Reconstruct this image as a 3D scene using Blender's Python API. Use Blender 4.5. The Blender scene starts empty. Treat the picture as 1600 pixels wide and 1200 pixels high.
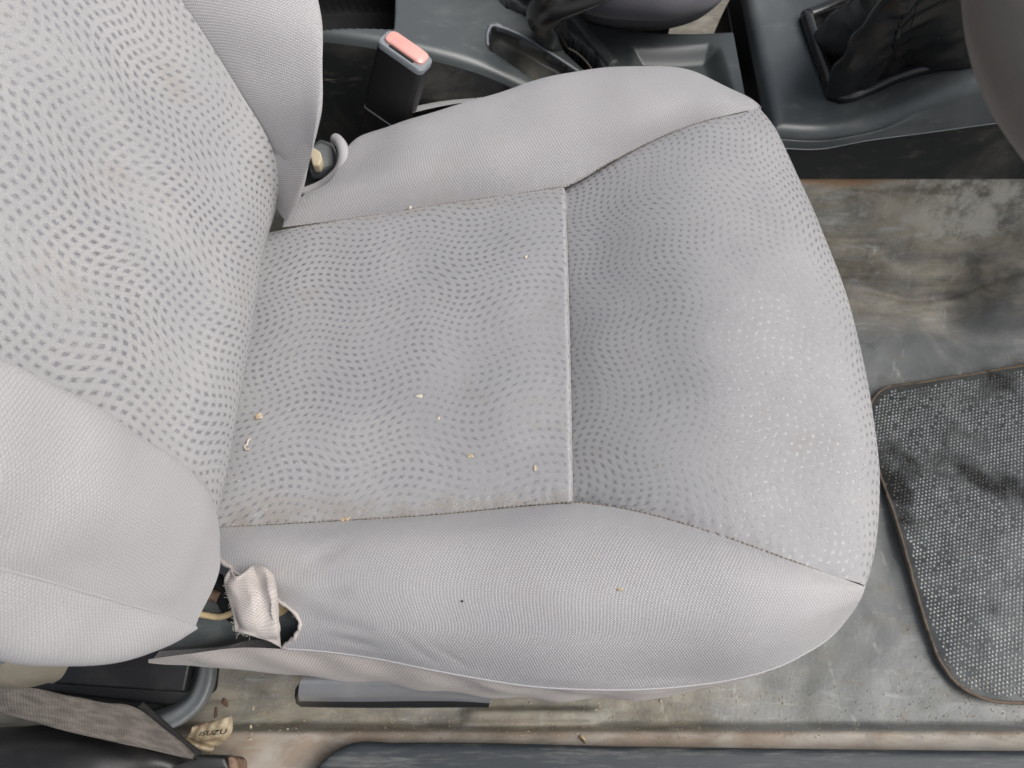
import bpy, bmesh, math, random
import numpy as np
from mathutils import Vector, Matrix

random.seed(7)
RNG = np.random.default_rng(7)
sc = bpy.context.scene
COL = sc.collection
R = math.radians

# ------------------------------------------------------------------ camera
CAM_H, CAM_T, FPX = 0.80, R(26), 1180.0
cam_d = bpy.data.cameras.new('camera')
cam_d.sensor_width = 36.0
cam_d.lens = FPX / 1600 * 36
cam_d.clip_start, cam_d.clip_end = 0.01, 100
cam_d.dof.use_dof = True
cam_d.dof.focus_distance = 0.56
cam_d.dof.aperture_fstop = 11.0
cam = bpy.data.objects.new('camera', cam_d)
cam.location = (0, 0, CAM_H)
cam.rotation_euler = (CAM_T, 0, 0)
COL.objects.link(cam)
sc.camera = cam

# ------------------------------------------------------------------ light
SUN_EL, SUN_AZ = R(50), R(-8)          # azimuth measured from +X towards +Y
world = bpy.data.worlds.new('World')
sc.world = world
world.use_nodes = True
wn, wl = world.node_tree.nodes, world.node_tree.links
wn.clear()
sky = wn.new('ShaderNodeTexSky'); sky.sky_type = 'NISHITA'; sky.sun_disc = False
sky.sun_elevation = SUN_EL; sky.sun_rotation = R(90) - SUN_AZ
sky.air_density = 1.0; sky.dust_density = 6.0; sky.ozone_density = 1.0
hs = wn.new('ShaderNodeHueSaturation'); hs.inputs['Saturation'].default_value = 0.42
bg = wn.new('ShaderNodeBackground'); bg.inputs['Strength'].default_value = 0.12
wo = wn.new('ShaderNodeOutputWorld')
wl.new(sky.outputs[0], hs.inputs['Color']); wl.new(hs.outputs[0], bg.inputs['Color']); wl.new(bg.outputs[0], wo.inputs[0])
sun_d = bpy.data.lights.new('sun', 'SUN')
sun_d.energy = 1.5; sun_d.angle = R(48); sun_d.color = (1.0, 0.985, 0.965)
sun = bpy.data.objects.new('sun', sun_d)
sd = Vector((math.cos(SUN_EL) * math.cos(SUN_AZ), math.cos(SUN_EL) * math.sin(SUN_AZ), math.sin(SUN_EL)))
sun.rotation_euler = sd.to_track_quat('Z', 'Y').to_euler()
COL.objects.link(sun)
sc.view_settings.view_transform = 'Standard'
sc.view_settings.look = 'None'
sc.view_settings.gamma = 1.0
sc.view_settings.use_curve_mapping = False
sc.view_settings.exposure = 0.38
try:
    sc.cycles.max_bounces = 6
    sc.cycles.use_denoising = True
except Exception:
    pass

# ------------------------------------------------------------------ geometry helpers
C0 = np.array([0.0, 0.0, CAM_H])
def ray(px, py):
    u, v = px - 800.0, 600.0 - py
    return np.array([u, v * math.cos(CAM_T) + FPX * math.sin(CAM_T), v * math.sin(CAM_T) - FPX * math.cos(CAM_T)])
def P(px, py, z):                       # where the sight line meets the height z
    r = ray(px, py); return C0 + r * ((z - CAM_H) / r[2])
def PY(px, py, y):                      # ... meets the upright plane y
    r = ray(px, py); return C0 + r * (y / r[1])
LEAN = R(22)
BO = np.array([-0.195, 0.29, 0.285])
BU = np.array([-math.sin(LEAN), 0, math.cos(LEAN)])
BN = np.array([math.cos(LEAN), 0, math.sin(LEAN)])
def PB(px, py, off):                    # ... meets the backrest plane moved forward by off
    r = ray(px, py); q = BO + BN * off
    return C0 + r * (np.dot(q - C0, BN) / np.dot(r, BN))
def L(*pts): return [P(*p) for p in pts]

def hermite(t, pts, tq):
    t = np.asarray(t, float); pts = np.asarray(pts, float); tq = np.asarray(tq, float)
    n = len(t)
    if n == 2:
        a = ((tq - t[0]) / (t[1] - t[0])).reshape((-1,) + (1,) * (pts.ndim - 1))
        return pts[0] * (1 - a) + pts[1] * a
    dt = np.diff(t); sh = (-1,) + (1,) * (pts.ndim - 1)
    sl = np.diff(pts, axis=0) / dt.reshape(sh)
    m = np.empty_like(pts)
    w0 = dt[1:].reshape(sh); w1 = dt[:-1].reshape(sh)
    m[1:-1] = (sl[:-1] * w0 + sl[1:] * w1) / (w0 + w1)
    m[0] = 1.5 * sl[0] - .5 * m[1]; m[-1] = 1.5 * sl[-1] - .5 * m[-2]
    k = np.clip(np.searchsorted(t, tq, side='right') - 1, 0, n - 2)
    h = dt[k]; s = (tq - t[k]) / h
    s = s.reshape(sh); h = h.reshape(sh)
    return ((2*s**3 - 3*s**2 + 1) * pts[k] + (s**3 - 2*s**2 + s) * h * m[k]
            + (-2*s**3 + 3*s**2) * pts[k+1] + (s**3 - s**2) * h * m[k+1])
def curve(pts, n):
    pts = np.asarray(pts, float)
    t = np.concatenate([[0], np.cumsum(np.maximum(np.linalg.norm(np.diff(pts, axis=0), axis=1), 1e-6))])
    d = hermite(t, pts, np.linspace(0, t[-1], 400))
    s = np.concatenate([[0], np.cumsum(np.linalg.norm(np.diff(d, axis=0), axis=1))])
    q = np.linspace(0, s[-1], n)
    return np.stack([np.interp(q, s, d[:, c]) for c in range(3)], 1)
def normals(G):
    du = np.gradient(G, axis=0); dv = np.gradient(G, axis=1)
    n = np.cross(du, dv); return n / np.maximum(np.linalg.norm(n, axis=2, keepdims=True), 1e-9)
def wob(A, amp, wl, seed):              # soft uneven displacement, sum of random waves
    r = np.random.default_rng(seed); o = np.zeros(A.shape[:-1])
    for k in range(9):
        d = r.normal(size=3); d /= np.linalg.norm(d)
        o += np.sin(A @ d * 2 * math.pi / (wl * r.uniform(.6, 1.7)) + r.uniform(0, 6.28))
    return o * amp / 3
def smooth(x, a, b):
    t = np.clip((x - a) / (b - a), 0, 1); return t * t * (3 - 2 * t)

def link(o, parent=None):
    COL.objects.link(o)
    if parent is not None: o.parent = parent
    return o
def mesh_obj(name, verts, faces, mat, parent=None, uv=None, smooth_=True):
    me = bpy.data.meshes.new(name)
    me.from_pydata([tuple(v) for v in verts], [], faces)
    if uv is not None:
        lay = me.uv_layers.new(name='UVMap')
        li = np.empty(len(me.loops), dtype=np.int32); me.loops.foreach_get('vertex_index', li)
        lay.data.foreach_set('uv', np.asarray(uv, np.float32)[li].ravel())
    if smooth_: me.polygons.foreach_set('use_smooth', np.ones(len(me.polygons), bool))
    me.materials.append(mat); me.update()
    o = bpy.data.objects.new(name, me)
    return link(o, parent)
def grid_obj(name, G, mat, parent=None, flip=False, uv0=(0, 0), uvk=1.0):
    nu, nv = G.shape[:2]
    mid = G[:, nv // 2]
    u = np.concatenate([[0], np.cumsum(np.linalg.norm(np.diff(mid, axis=0), axis=1))])
    v = np.concatenate([np.zeros((nu, 1)), np.cumsum(np.linalg.norm(np.diff(G, axis=1), axis=2), axis=1)], 1)
    v = v - v[:, nv // 2][:, None]
    uv = np.stack([np.broadcast_to(u[:, None], (nu, nv)) * uvk + uv0[0], v * uvk + uv0[1]], 2).reshape(-1, 2)
    idx = np.arange(nu * nv).reshape(nu, nv)
    q = np.stack([idx[:-1, :-1], idx[1:, :-1], idx[1:, 1:], idx[:-1, 1:]], 2).reshape(-1, 4)
    if flip: q = q[:, ::-1]
    return mesh_obj(name, G.reshape(-1, 3), q.tolist(), mat, parent, uv)
def loftG(curves, nu, nv, t=None):
    cs = np.stack([curve(c, nu) for c in curves])
    if t is None:
        d = np.linalg.norm(np.diff(cs, axis=0), axis=2).mean(1); t = np.concatenate([[0], np.cumsum(d)])
    return hermite(t, cs, np.linspace(t[0], t[-1], nv)).transpose(1, 0, 2)
def tuck(G, edges, depth=.005, r=.006, fade=None, pucker=0.0):
    N = np.zeros_like(G); N[..., 2] = 1.0
    dv = np.concatenate([np.zeros((G.shape[0], 1)), np.cumsum(np.linalg.norm(np.diff(G, axis=1), axis=2), 1)], 1)
    du = np.concatenate([np.zeros((1, G.shape[1])), np.cumsum(np.linalg.norm(np.diff(G, axis=0), axis=2), 0)], 0)
    D = {'v0': dv, 'v1': dv[:, -1:] - dv, 'u0': du, 'u1': du[-1:] - du}
    o = np.zeros(G.shape[:2])
    for e in edges: o = np.maximum(o, np.exp(-(D[e] / r) ** 1.3))
    w = np.ones(G.shape[:2])
    if fade == 'u': w = smooth(np.linspace(1, 0, G.shape[0]), 0, .14)[:, None] * w
    if fade == 'v': w = smooth(np.linspace(1, 0, G.shape[1]), .38, .55)[None, :] * w
    out = G - N * (o * depth * w)[..., None]
    if pucker:
        for e in edges:
            s_ = (du if e[0] == 'v' else dv); d_ = D[e]
            ph = np.sin(s_ * TAU_ / .0105 + 2.3 * np.sin(s_ * 130) + d_ * 60) * np.exp(-(d_ / .011) ** 1.4) * (1 - np.exp(-(d_ / .0025)))
            out = out + N * (ph * pucker * w)[..., None]
    return out
TAU_ = 2 * math.pi
def crease(G, a, b, width, depth):
    a, b = np.asarray(a), np.asarray(b); e = b - a
    t_ = np.clip(((G - a) @ e) / (e @ e), 0, 1); d_ = np.linalg.norm(G - a - t_[..., None] * e, axis=2)
    return G - normals_up(G) * (depth * np.exp(-(d_ / width) ** 2) * np.sin(np.pi * np.clip(t_, .02, .98)))[..., None]
def normals_up(G):
    n = normals(G); return n * np.sign(n[..., 2:3] + 1e-9)
def add_uneven(G, amp, wl, seed):
    N = normals(G); a = np.linspace(0, 1, G.shape[0])[:, None]; b = np.linspace(0, 1, G.shape[1])[None, :]
    fade = smooth(np.minimum(a, 1 - a), 0, .08) * smooth(np.minimum(b, 1 - b), 0, .08)
    return G + N * (wob(G, amp, wl, seed) * fade)[..., None]

def tubeG(pts, rad, n=None, k=8, ry=None):
    pts = np.asarray(pts, float)
    if n: pts = curve(pts, n)
    m = len(pts); rad = np.broadcast_to(np.asarray(rad, float), (m,))
    T = np.gradient(pts, axis=0); T /= np.linalg.norm(T, axis=1, keepdims=True)
    ref = np.array([0, 0, 1.0])
    V = []
    for i in range(m):
        a = np.cross(T[i], ref)
        if np.linalg.norm(a) < 1e-3: a = np.cross(T[i], [0, 1.0, 0])
        a /= np.linalg.norm(a); b = np.cross(a, T[i])
        for j in range(k):
            w = 2 * math.pi * j / k
            V.append(pts[i] + a * math.cos(w) * rad[i] + b * math.sin(w) * (rad[i] if ry is None else ry))
    F = []
    for i in range(m - 1):
        for j in range(k):
            F.append((i*k + j, i*k + (j+1) % k, (i+1)*k + (j+1) % k, (i+1)*k + j))
    F.append(tuple(range(k))[::-1]); F.append(tuple(range((m-1)*k, m*k)))
    return V, F
def tube(name, pts, rad, mat, parent=None, n=None, k=8, ry=None):
    V, F = tubeG(pts, rad, n, k, ry); return mesh_obj(name, V, F, mat, parent)
def prism(name, poly, z0, z1, mat, parent=None, bev=.002, seg=3):
    """closed solid between two stacked outlines: poly = list of xyz, z0/z1 offsets along Z"""
    bm = bmesh.new()
    a = [bm.verts.new((p[0], p[1], p[2] + z1)) for p in poly]
    b = [bm.verts.new((p[0], p[1], p[2] + z0)) for p in poly]
    bm.faces.new(a); bm.faces.new(b[::-1])
    n = len(poly)
    for i in range(n): bm.faces.new((a[i], b[i], b[(i+1) % n], a[(i+1) % n]))
    bmesh.ops.recalc_face_normals(bm, faces=bm.faces[:])
    if bev: bmesh.ops.bevel(bm, geom=bm.edges[:], offset=bev, segments=seg, affect='EDGES', profile=.5)
    me = bpy.data.meshes.new(name); bm.to_mesh(me); bm.free()
    me.polygons.foreach_set('use_smooth', np.ones(len(me.polygons), bool))
    me.materials.append(mat)
    return link(bpy.data.objects.new(name, me), parent)
def solidify(o, t, off=-1):
    m = o.modifiers.new('thickness', 'SOLIDIFY'); m.thickness = t; m.offset = off; return o
def empty(name, loc=(0, 0, 0)):
    o = bpy.data.objects.new(name, None); o.empty_display_size = .05
    o.location = loc; return link(o)
def tag(o, label=None, cat=None, group=None, kind=None):
    if label: o['label'] = label
    if cat: o['category'] = cat
    if group: o['group'] = group
    if kind: o['kind'] = kind
    return o

# ------------------------------------------------------------------ material helpers
class NT:
    def __init__(s, name):
        s.m = bpy.data.materials.new(name); s.m.use_nodes = True
        s.n, s.l = s.m.node_tree.nodes, s.m.node_tree.links
        s.b = s.n['Principled BSDF']
    def new(s, t, **k):
        x = s.n.new(t)
        for a, v in k.items(): setattr(x, a, v)
        return x
    def put(s, sock, v):
        if isinstance(v, bpy.types.NodeSocket): s.l.new(v, sock)
        elif isinstance(v, (tuple, list)): sock.default_value = tuple(v) + (1,) if len(v) == 3 and sock.type == 'RGBA' else tuple(v)
        else: sock.default_value = v
    def math(s, op, a, b=0.0, c=None, clamp=False):
        x = s.new('ShaderNodeMath', operation=op); x.use_clamp = clamp
        s.put(x.inputs[0], a); s.put(x.inputs[1], b)
        if c is not None: s.put(x.inputs[2], c)
        return x.outputs[0]
    def vmath(s, op, a, b):
        x = s.new('ShaderNodeVectorMath', operation=op); s.put(x.inputs[0], a); s.put(x.inputs[1], b); return x.outputs[0]
    def mix(s, f, a, b):
        x = s.new('ShaderNodeMix', data_type='RGBA')
        s.put(x.inputs['Factor'], f); s.put(x.inputs[6], a); s.put(x.inputs[7], b); return x.outputs[2]
    def mixf(s, f, a, b):
        x = s.new('ShaderNodeMix', data_type='FLOAT')
        s.put(x.inputs['Factor'], f); s.put(x.inputs[2], a); s.put(x.inputs[3], b); return x.outputs[0]
    def noise(s, vec, scale, detail=4, rough=.55, dist=0.0):
        x = s.new('ShaderNodeTexNoise'); s.put(x.inputs['Vector'], vec)
        x.inputs['Scale'].default_value = scale; x.inputs['Detail'].default_value = detail
        x.inputs['Roughness'].default_value = rough; x.inputs['Distortion'].default_value = dist
        return x.outputs[0]
    def ramp(s, f, a, b, lo=0.0, hi=1.0):
        x = s.new('ShaderNodeMapRange', interpolation_type='SMOOTHSTEP')
        s.put(x.inputs[0], f); s.put(x.inputs[1], a); s.put(x.inputs[2], b); s.put(x.inputs[3], lo); s.put(x.inputs[4], hi)
        return x.outputs[0]
    def coord(s, which='Object'):
        return s.new('ShaderNodeTexCoord').outputs[which]
    def sep(s, v):
        x = s.new('ShaderNodeSeparateXYZ'); s.put(x.inputs[0], v); return x.outputs
    def comb(s, a, b, c=0.0):
        x = s.new('ShaderNodeCombineXYZ'); s.put(x.inputs[0], a); s.put(x.inputs[1], b); s.put(x.inputs[2], c); return x.outputs[0]
    def scale(s, v, k):
        x = s.new('ShaderNodeMapping'); s.put(x.inputs['Vector'], v); x.inputs['Scale'].default_value = k; return x.outputs[0]
    def bump(s, h, strength, dist, prev=None):
        x = s.new('ShaderNodeBump'); x.inputs['Strength'].default_value = strength; x.inputs['Distance'].default_value = dist
        s.put(x.inputs['Height'], h)
        if prev is not None: s.l.new(prev, x.inputs['Normal'])
        return x.outputs[0]
    def out(s, color=None, rough=None, normal=None, **k):
        if color is not None: s.put(s.b.inputs['Base Color'], color)
        if rough is not None: s.put(s.b.inputs['Roughness'], rough)
        if normal is not None: s.l.new(normal, s.b.inputs['Normal'])
        for a, v in k.items(): s.put(s.b.inputs[a.replace('_', ' ')], v)
        return s.m

TAU = 2 * math.pi
def fabric_dots():
    t = NT('dotted_seat_cloth'); uv = t.coord('UV'); o = t.coord('Object')
    U, V, _ = t.sep(uv)
    low = t.noise(uv, 6, 1)
    sv = t.math('SINE', t.math('MULTIPLY_ADD', V, TAU / .072, t.math('MULTIPLY', low, 3.0)))
    su = t.math('SINE', t.math('MULTIPLY_ADD', U, TAU / .095, t.math('MULTIPLY', low, 3.0)))
    qx = t.math('MULTIPLY_ADD', sv, .0070, U)
    qy = t.math('MULTIPLY_ADD', su, .0056, V)
    px, py = .0070, .0063
    cx = t.math('DIVIDE', qx, px); cy = t.math('DIVIDE', qy, py)
    jit = t.noise(t.scale(uv, (1, 2.2, 1)), 800, 2)
    fx = t.math('ABSOLUTE', t.math('SUBTRACT', t.math('FRACT', cx), .5))
    fy = t.math('ABSOLUTE', t.math('SUBTRACT', t.math('FRACT', cy), .5))
    j = t.math('MULTIPLY', t.math('SUBTRACT', jit, .5), .60)
    mx = t.ramp(t.math('ADD', fx, j), .15, .38, 1, 0); my = t.ramp(t.math('ADD', fy, j), .12, .35, 1, 0)
    dot = t.math('MULTIPLY', mx, my)
    # weave
    w1 = t.math('SINE', t.math('MULTIPLY', t.math('ADD', U, V), TAU / .00155))
    w2 = t.math('SINE', t.math('MULTIPLY', t.math('SUBTRACT', U, t.math('MULTIPLY', V, .8)), TAU / .00135))
    wv = t.math('MULTIPLY', w1, w2)
    fine = t.noise(uv, 1500, 2)
    grain = t.math('ADD', t.math('MULTIPLY', wv, .10), t.math('MULTIPLY', t.math('SUBTRACT', fine, .5), .85))
    wear = t.noise(o, 14, 3)
    base = t.mix(t.ramp(wear, .35, .7), (.360, .357, .365), (.390, .386, .390))
    dirt = t.ramp(t.noise(o, 22, 5, .6), .58, .76)
    base = t.mix(t.math('MULTIPLY', dirt, .38), base, (.33, .29, .235))
    _x, Yo, _z = t.sep(o)
    g1 = t.ramp(t.math('ABSOLUTE', t.math('SUBTRACT', Yo, .152)), .022, .002); g2 = t.ramp(t.math('ABSOLUTE', t.math('SUBTRACT', Yo, .424)), .010, .001)
    gm = t.math('MULTIPLY', t.math('MULTIPLY', t.ramp(_x, .05, .03), t.ramp(_x, -.215, -.200)), t.math('MULTIPLY', t.math('MAXIMUM', g1, t.math('MULTIPLY', g2, .6)), t.ramp(t.noise(o, 45, 5, .65), .36, .62)))
    base = t.mix(t.math('MULTIPLY', gm, .5), base, (.27, .23, .18))
    fib = t.ramp(t.noise(t.scale(uv, (1, 4, 1)), 420, 2), .56, .72)
    dcol = t.mix(fib, (.165, .165, .180), (.33, .33, .345))
    dk = t.math('MULTIPLY', dot, t.ramp(t.noise(o, 18, 4, .6), .30, .66, .50, .97))
    col = t.mix(dk, base, dcol)
    col = t.mix(1.0, col, col)
    g = t.math('ADD', 1.0, grain)
    mul = t.new('ShaderNodeVectorMath', operation='SCALE'); t.put(mul.inputs[0], col); t.put(mul.inputs['Scale'], g)
    nb = t.bump(t.math('ADD', t.math('MULTIPLY', wv, .5), t.math('ADD', fine, t.math('MULTIPLY', dot, -.4))), .5, .0004)
    t.out(mul.outputs[0], t.mixf(dot, .88, .26), nb, IOR=1.9)
    t.put(t.b.inputs['Specular IOR Level'], t.mixf(dot, .12, .9))
    t.b.inputs['Sheen Weight'].default_value = .12; t.b.inputs['Sheen Roughness'].default_value = .5
    return t.m
def fabric_knit(name, c1, c2, pitch=.0022, dirt_amt=.25):
    t = NT(name); uv = t.coord('UV'); o = t.coord('Object')
    U, V, _ = t.sep(uv)
    wu = t.math('MULTIPLY', t.math('SUBTRACT', t.noise(uv, 14, 2), .5), .0022)
    U2 = t.math('ADD', U, wu); V2 = t.math('SUBTRACT', V, wu)
    w1 = t.math('SINE', t.math('MULTIPLY', t.math('ADD', U2, t.math('MULTIPLY', V2, .62)), TAU / pitch))
    w2 = t.math('SINE', t.math('MULTIPLY', t.math('SUBTRACT', U2, t.math('MULTIPLY', V2, .62)), TAU / pitch))
    knot = t.math('MULTIPLY', t.math('MULTIPLY_ADD', w1, .5, .5), t.math('MULTIPLY_ADD', w2, .5, .5))
    fine = t.noise(uv, 1300, 2)
    h = t.math('ADD', knot, t.math('MULTIPLY', fine, .5))
    wear = t.noise(o, 10, 3)
    base = t.mix(t.ramp(wear, .35, .7), c1, c2)
    dirt = t.ramp(t.noise(o, 15, 6, .68), .54, .80)
    base = t.mix(t.math('MULTIPLY', dirt, dirt_amt), base, (.34, .29, .23))
    g = t.math('ADD', .80, t.math('ADD', t.math('MULTIPLY', t.ramp(knot, .0, .45), .24), t.math('MULTIPLY', t.math('SUBTRACT', fine, .5), .55)))
    mul = t.new('ShaderNodeVectorMath', operation='SCALE'); t.put(mul.inputs[0], base); t.put(mul.inputs['Scale'], g)
    nb = t.bump(h, .55, .0005)
    t.out(mul.outputs[0], .9, nb)
    t.b.inputs['Specular IOR Level'].default_value = .2
    t.b.inputs['Sheen Weight'].default_value = .15; t.b.inputs['Sheen Roughness'].default_value = .5
    return t.m
def plastic(name, c, dust=(.20, .19, .165), amt=.35, rough=.46, scale=18, spec=.5, grain=.25, scratches=True):
    t = NT(name); o = t.coord('Object')
    d = t.ramp(t.noise(o, scale, 6, .62, .4), .46, .74)
    d2 = t.ramp(t.noise(t.scale(o, (1, 3, 3)), scale * 3.1, 5, .7), .55, .75)
    f = t.math('MULTIPLY', t.math('ADD', t.math('MULTIPLY', d, .75), t.math('MULTIPLY', d2, .45)), amt, clamp=True)
    if scratches:
        s1 = t.ramp(t.noise(t.scale(o, (2, 26, 9)), 13, 3, .6), .69, .76)
        f = t.math('MAXIMUM', f, t.math('MULTIPLY', s1, amt * .9))
    col = t.mix(f, c, dust)
    gr = t.noise(o, 900, 2)
    nb = t.bump(gr, grain, .0004)
    t.out(col, t.mixf(f, rough, .85), nb)
    t.b.inputs['Specular IOR Level'].default_value = spec
    return t.m
def simple(name, c, rough=.5, metal=0.0, var=.25, scale=40, c2=None):
    t = NT(name); o = t.coord('Object')
    n = t.noise(o, scale, 5, .6)
    c2 = c2 or tuple(x * (1 - var) for x in c)
    col = t.mix(t.ramp(n, .35, .68), c, c2)
    t.out(col, t.mixf(n, rough * .8, min(1, rough * 1.2)), t.bump(t.noise(o, 500, 2), .25, .0004), Metallic=metal)
    return t.m

M = {}
M['dots'] = fabric_dots()
M['knit'] = fabric_knit('plain_knit_cloth', (.424, .416, .426), (.450, .440, .446))
M['knit_dirty_lit'] = fabric_knit('soiled_lit_knit_cloth', (.48, .435, .41), (.52, .475, .45), dirt_amt=.45)  # soiled, and lighter than the plain knit: door-side light put into its colour
M['knit_dark'] = fabric_knit('dark_knit_cloth', (.095, .093, .108), (.12, .117, .132), dirt_amt=.1)
M['thread'] = simple('dusty_thread', (.22, .19, .15), .9, c2=(.34, .31, .27), scale=400)
M['fray'] = simple('frayed_fibre', (.50, .47, .42), .9)
M['console'] = plastic('console_plastic', (.060, .069, .071), dust=(.21, .225, .215), amt=.55, rough=.36, scale=7, spec=.8)
M['side'] = plastic('side_panel_plastic', (.016, .018, .018), dust=(.22, .20, .165), amt=.6, rough=.5, scale=9)
M['black'] = plastic('black_plastic', (.008, .008, .009), dust=(.09, .08, .07), amt=.25, rough=.45)
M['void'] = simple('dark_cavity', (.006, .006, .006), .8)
M['leather'] = plastic('gaiter_leather', (.009, .009, .010), dust=(.13, .105, .07), amt=.20, rough=.19, scale=24, grain=.3, spec=.8)
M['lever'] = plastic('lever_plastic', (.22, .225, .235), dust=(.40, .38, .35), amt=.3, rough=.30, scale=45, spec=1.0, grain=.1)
M['bezel'] = simple('bezel_plastic', (.22, .24, .26), .45, var=.15)
M['red'] = simple('red_button_plastic', (.80, .40, .35), .28, var=.12)
M['metal'] = simple('painted_bracket', (.045, .052, .052), .35, c2=(.10, .11, .105), scale=25)
M['beige'] = simple('beige_nylon', (.55, .47, .33), .5, var=.2)
M['foam'] = simple('yellowed_foam', (.60, .46, .25), .95, c2=(.42, .33, .2), scale=160)
M['rust'] = simple('rusty_debris', (.13, .075, .05), .9, c2=(.21, .14, .095), scale=160)
M['crumb'] = simple('dry_crumb', (.42, .33, .22), .9, c2=(.60, .50, .37), scale=500)
M['pale'] = simple('pale_speck', (.66, .61, .52), .9, c2=(.5, .44, .34), scale=500)
M['dark_speck'] = simple('dark_speck', (.03, .025, .02), .9)
M['trim'] = plastic('mat_edging', (.15, .112, .082), dust=(.03, .025, .02), amt=1.2, rough=.8, scale=70, scratches=False)
M['wheel'] = plastic('wheel_rim_leather', (.125, .108, .092), dust=(.20, .18, .155), amt=.5, rough=.5, scale=30, grain=.5)
M['tan'] = plastic('dusty_tan_plastic', (.20, .18, .14), dust=(.36, .31, .23), amt=.7, rough=.6, scale=30)
M['greymetal'] = plastic('grey_bracket', (.12, .13, .135), dust=(.26, .25, .23), amt=.5, rough=.45, scale=25)
def belt_mat():
    t = NT('belt_webbing'); uv = t.coord('UV'); o = t.coord('Object'); U, V, _ = t.sep(uv)
    w = t.math('MULTIPLY', t.math('SINE', t.math('MULTIPLY', t.math('ADD', U, V), TAU / .0022)), t.math('SINE', t.math('MULTIPLY', V, TAU / .0016)))
    n = t.noise(t.scale(uv, (1, 4, 1)), 60, 5, .6)
    col = t.mix(t.ramp(n, .35, .68), (.068, .060, .054), (.135, .118, .104))
    col = t.mix(t.math('MULTIPLY', t.ramp(w, -.2, .8), .30), col, (.20, .18, .158))
    t.out(col, .85, t.bump(w, .5, .0005)); return t.m
M['belt'] = belt_mat()
def floor_mat():
    t = NT('worn_vinyl_floor'); o = t.coord('Object'); X, Y, Z = t.sep(o)
    n1 = t.noise(o, 7, 6, .62, .6); n2 = t.noise(t.scale(o, (1.6, 5, 3)), 9, 6, .65, .5); n3 = t.noise(o, 38, 6, .7)
    n4 = t.noise(t.scale(o, (7, 1.5, 3)), 8, 5, .65)
    col = t.mix(t.ramp(n1, .36, .66), (.138, .148, .147), (.275, .28, .272))
    # ground-in brown dirt: on the tunnel side and under the seat edge
    tun = t.ramp(t.math('ADD', Y, t.math('MULTIPLY', t.math('SUBTRACT', n1, .5), .12)), .43, .50)
    und = t.math('MULTIPLY', t.ramp(t.math('ADD', X, t.math('MULTIPLY', t.math('SUBTRACT', n1, .5), .5)), .34, .10), t.ramp(Y, .20, .04))
    msk = t.math('MAXIMUM', tun, t.math('MULTIPLY', und, .9))
    dirt = t.math('MULTIPLY', msk, t.ramp(n2, .30, .58, .45, 1))
    sm = t.noise(t.scale(o, (1.2, 4.5, 4.5)), 7, 6, .66, .9)
    col = t.mix(dirt, col, t.mix(t.ramp(t.math('MULTIPLY_ADD', n3, .35, t.math('MULTIPLY', sm, .65)), .36, .64), (.145, .13, .10), (.37, .335, .265)))
    px_, py_ = t.math('DIVIDE', t.math('SUBTRACT', X, .52), .085), t.math('DIVIDE', t.math('SUBTRACT', Y, .548), .016)
    rr = t.math('ADD', t.math('MULTIPLY', px_, px_), t.math('MULTIPLY', py_, py_))
    pat = t.math('MULTIPLY', t.ramp(t.math('ADD', rr, t.math('MULTIPLY', t.math('SUBTRACT', sm, .5), 4.0)), 1.4, .2), t.ramp(n3, .35, .6))
    col = t.mix(t.math('MULTIPLY', pat, .75), col, (.52, .50, .43))
    rl = t.math('MULTIPLY', t.math('MULTIPLY', t.ramp(Y, .5585, .5625), t.ramp(Y, .60, .58)), t.ramp(X, .48, .36))
    col = t.mix(t.math('MULTIPLY', rl, .8), col, (.36, .20, .09))
    blot = t.math('MULTIPLY', t.math('MULTIPLY', t.ramp(n2, .52, .70), t.ramp(n3, .42, .56)), .7)
    col = t.mix(t.math('MULTIPLY', blot, .55), col, (.20, .155, .10))
    scuff = t.math('MULTIPLY', t.ramp(n4, .56, .70), t.ramp(t.noise(o, 120, 4, .7), .42, .62))
    col = t.mix(t.math('MULTIPLY', scuff, .75), col, (.42, .42, .40))
    streak = t.math('MULTIPLY', t.ramp(t.noise(t.scale(o, (3, 22, 6)), 6, 4, .6, .8), .55, .68), t.ramp(n1, .40, .58))
    col = t.mix(t.math('MULTIPLY', streak, .5), col, (.40, .41, .40))
    drk = t.ramp(t.noise(o, 13, 4, .6), .62, .74)
    col = t.mix(t.math('MULTIPLY', drk, .42), col, (.06, .06, .055))
    sand = t.ramp(t.noise(o, 420, 2, .6), .63, .70)
    col = t.mix(t.math('MULTIPLY', sand, t.ramp(n1, .4, .6, .05, .55)), col, (.46, .44, .38))
    # tan body edge along the sill
    edge = t.ramp(Y, .0205, .0165)
    col = t.mix(t.math('MULTIPLY', edge, t.ramp(n3, .25, .5, .55, 1)), col, t.mix(t.ramp(n2, .4, .62), (.36, .325, .28), (.27, .215, .165)))
    h = t.math('ADD', t.noise(o, 260, 3, .6), t.math('MULTIPLY', n3, 1.6))
    t.out(col, t.mixf(n2, .38, .75), t.bump(h, .35, .0012)); return t.m
M['floor'] = floor_mat()
def sill_mat():
    t = NT('scuffed_sill_plastic'); o = t.coord('Object')
    n = t.noise(t.scale(o, (1.6, 13, 6)), 9, 7, .72, .2); n2 = t.noise(t.scale(o, (2, 40, 9)), 22, 5, .7)
    col = t.mix(t.ramp(n, .46, .76), (.030, .037, .044), (.16, .16, .155))
    col = t.mix(t.math('MULTIPLY', t.ramp(n2, .64, .74), .45), col, (.34, .33, .30))
    t.out(col, t.mixf(n, .35, .7), t.bump(n2, .3, .001)); return t.m
M['sill'] = sill_mat()
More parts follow.
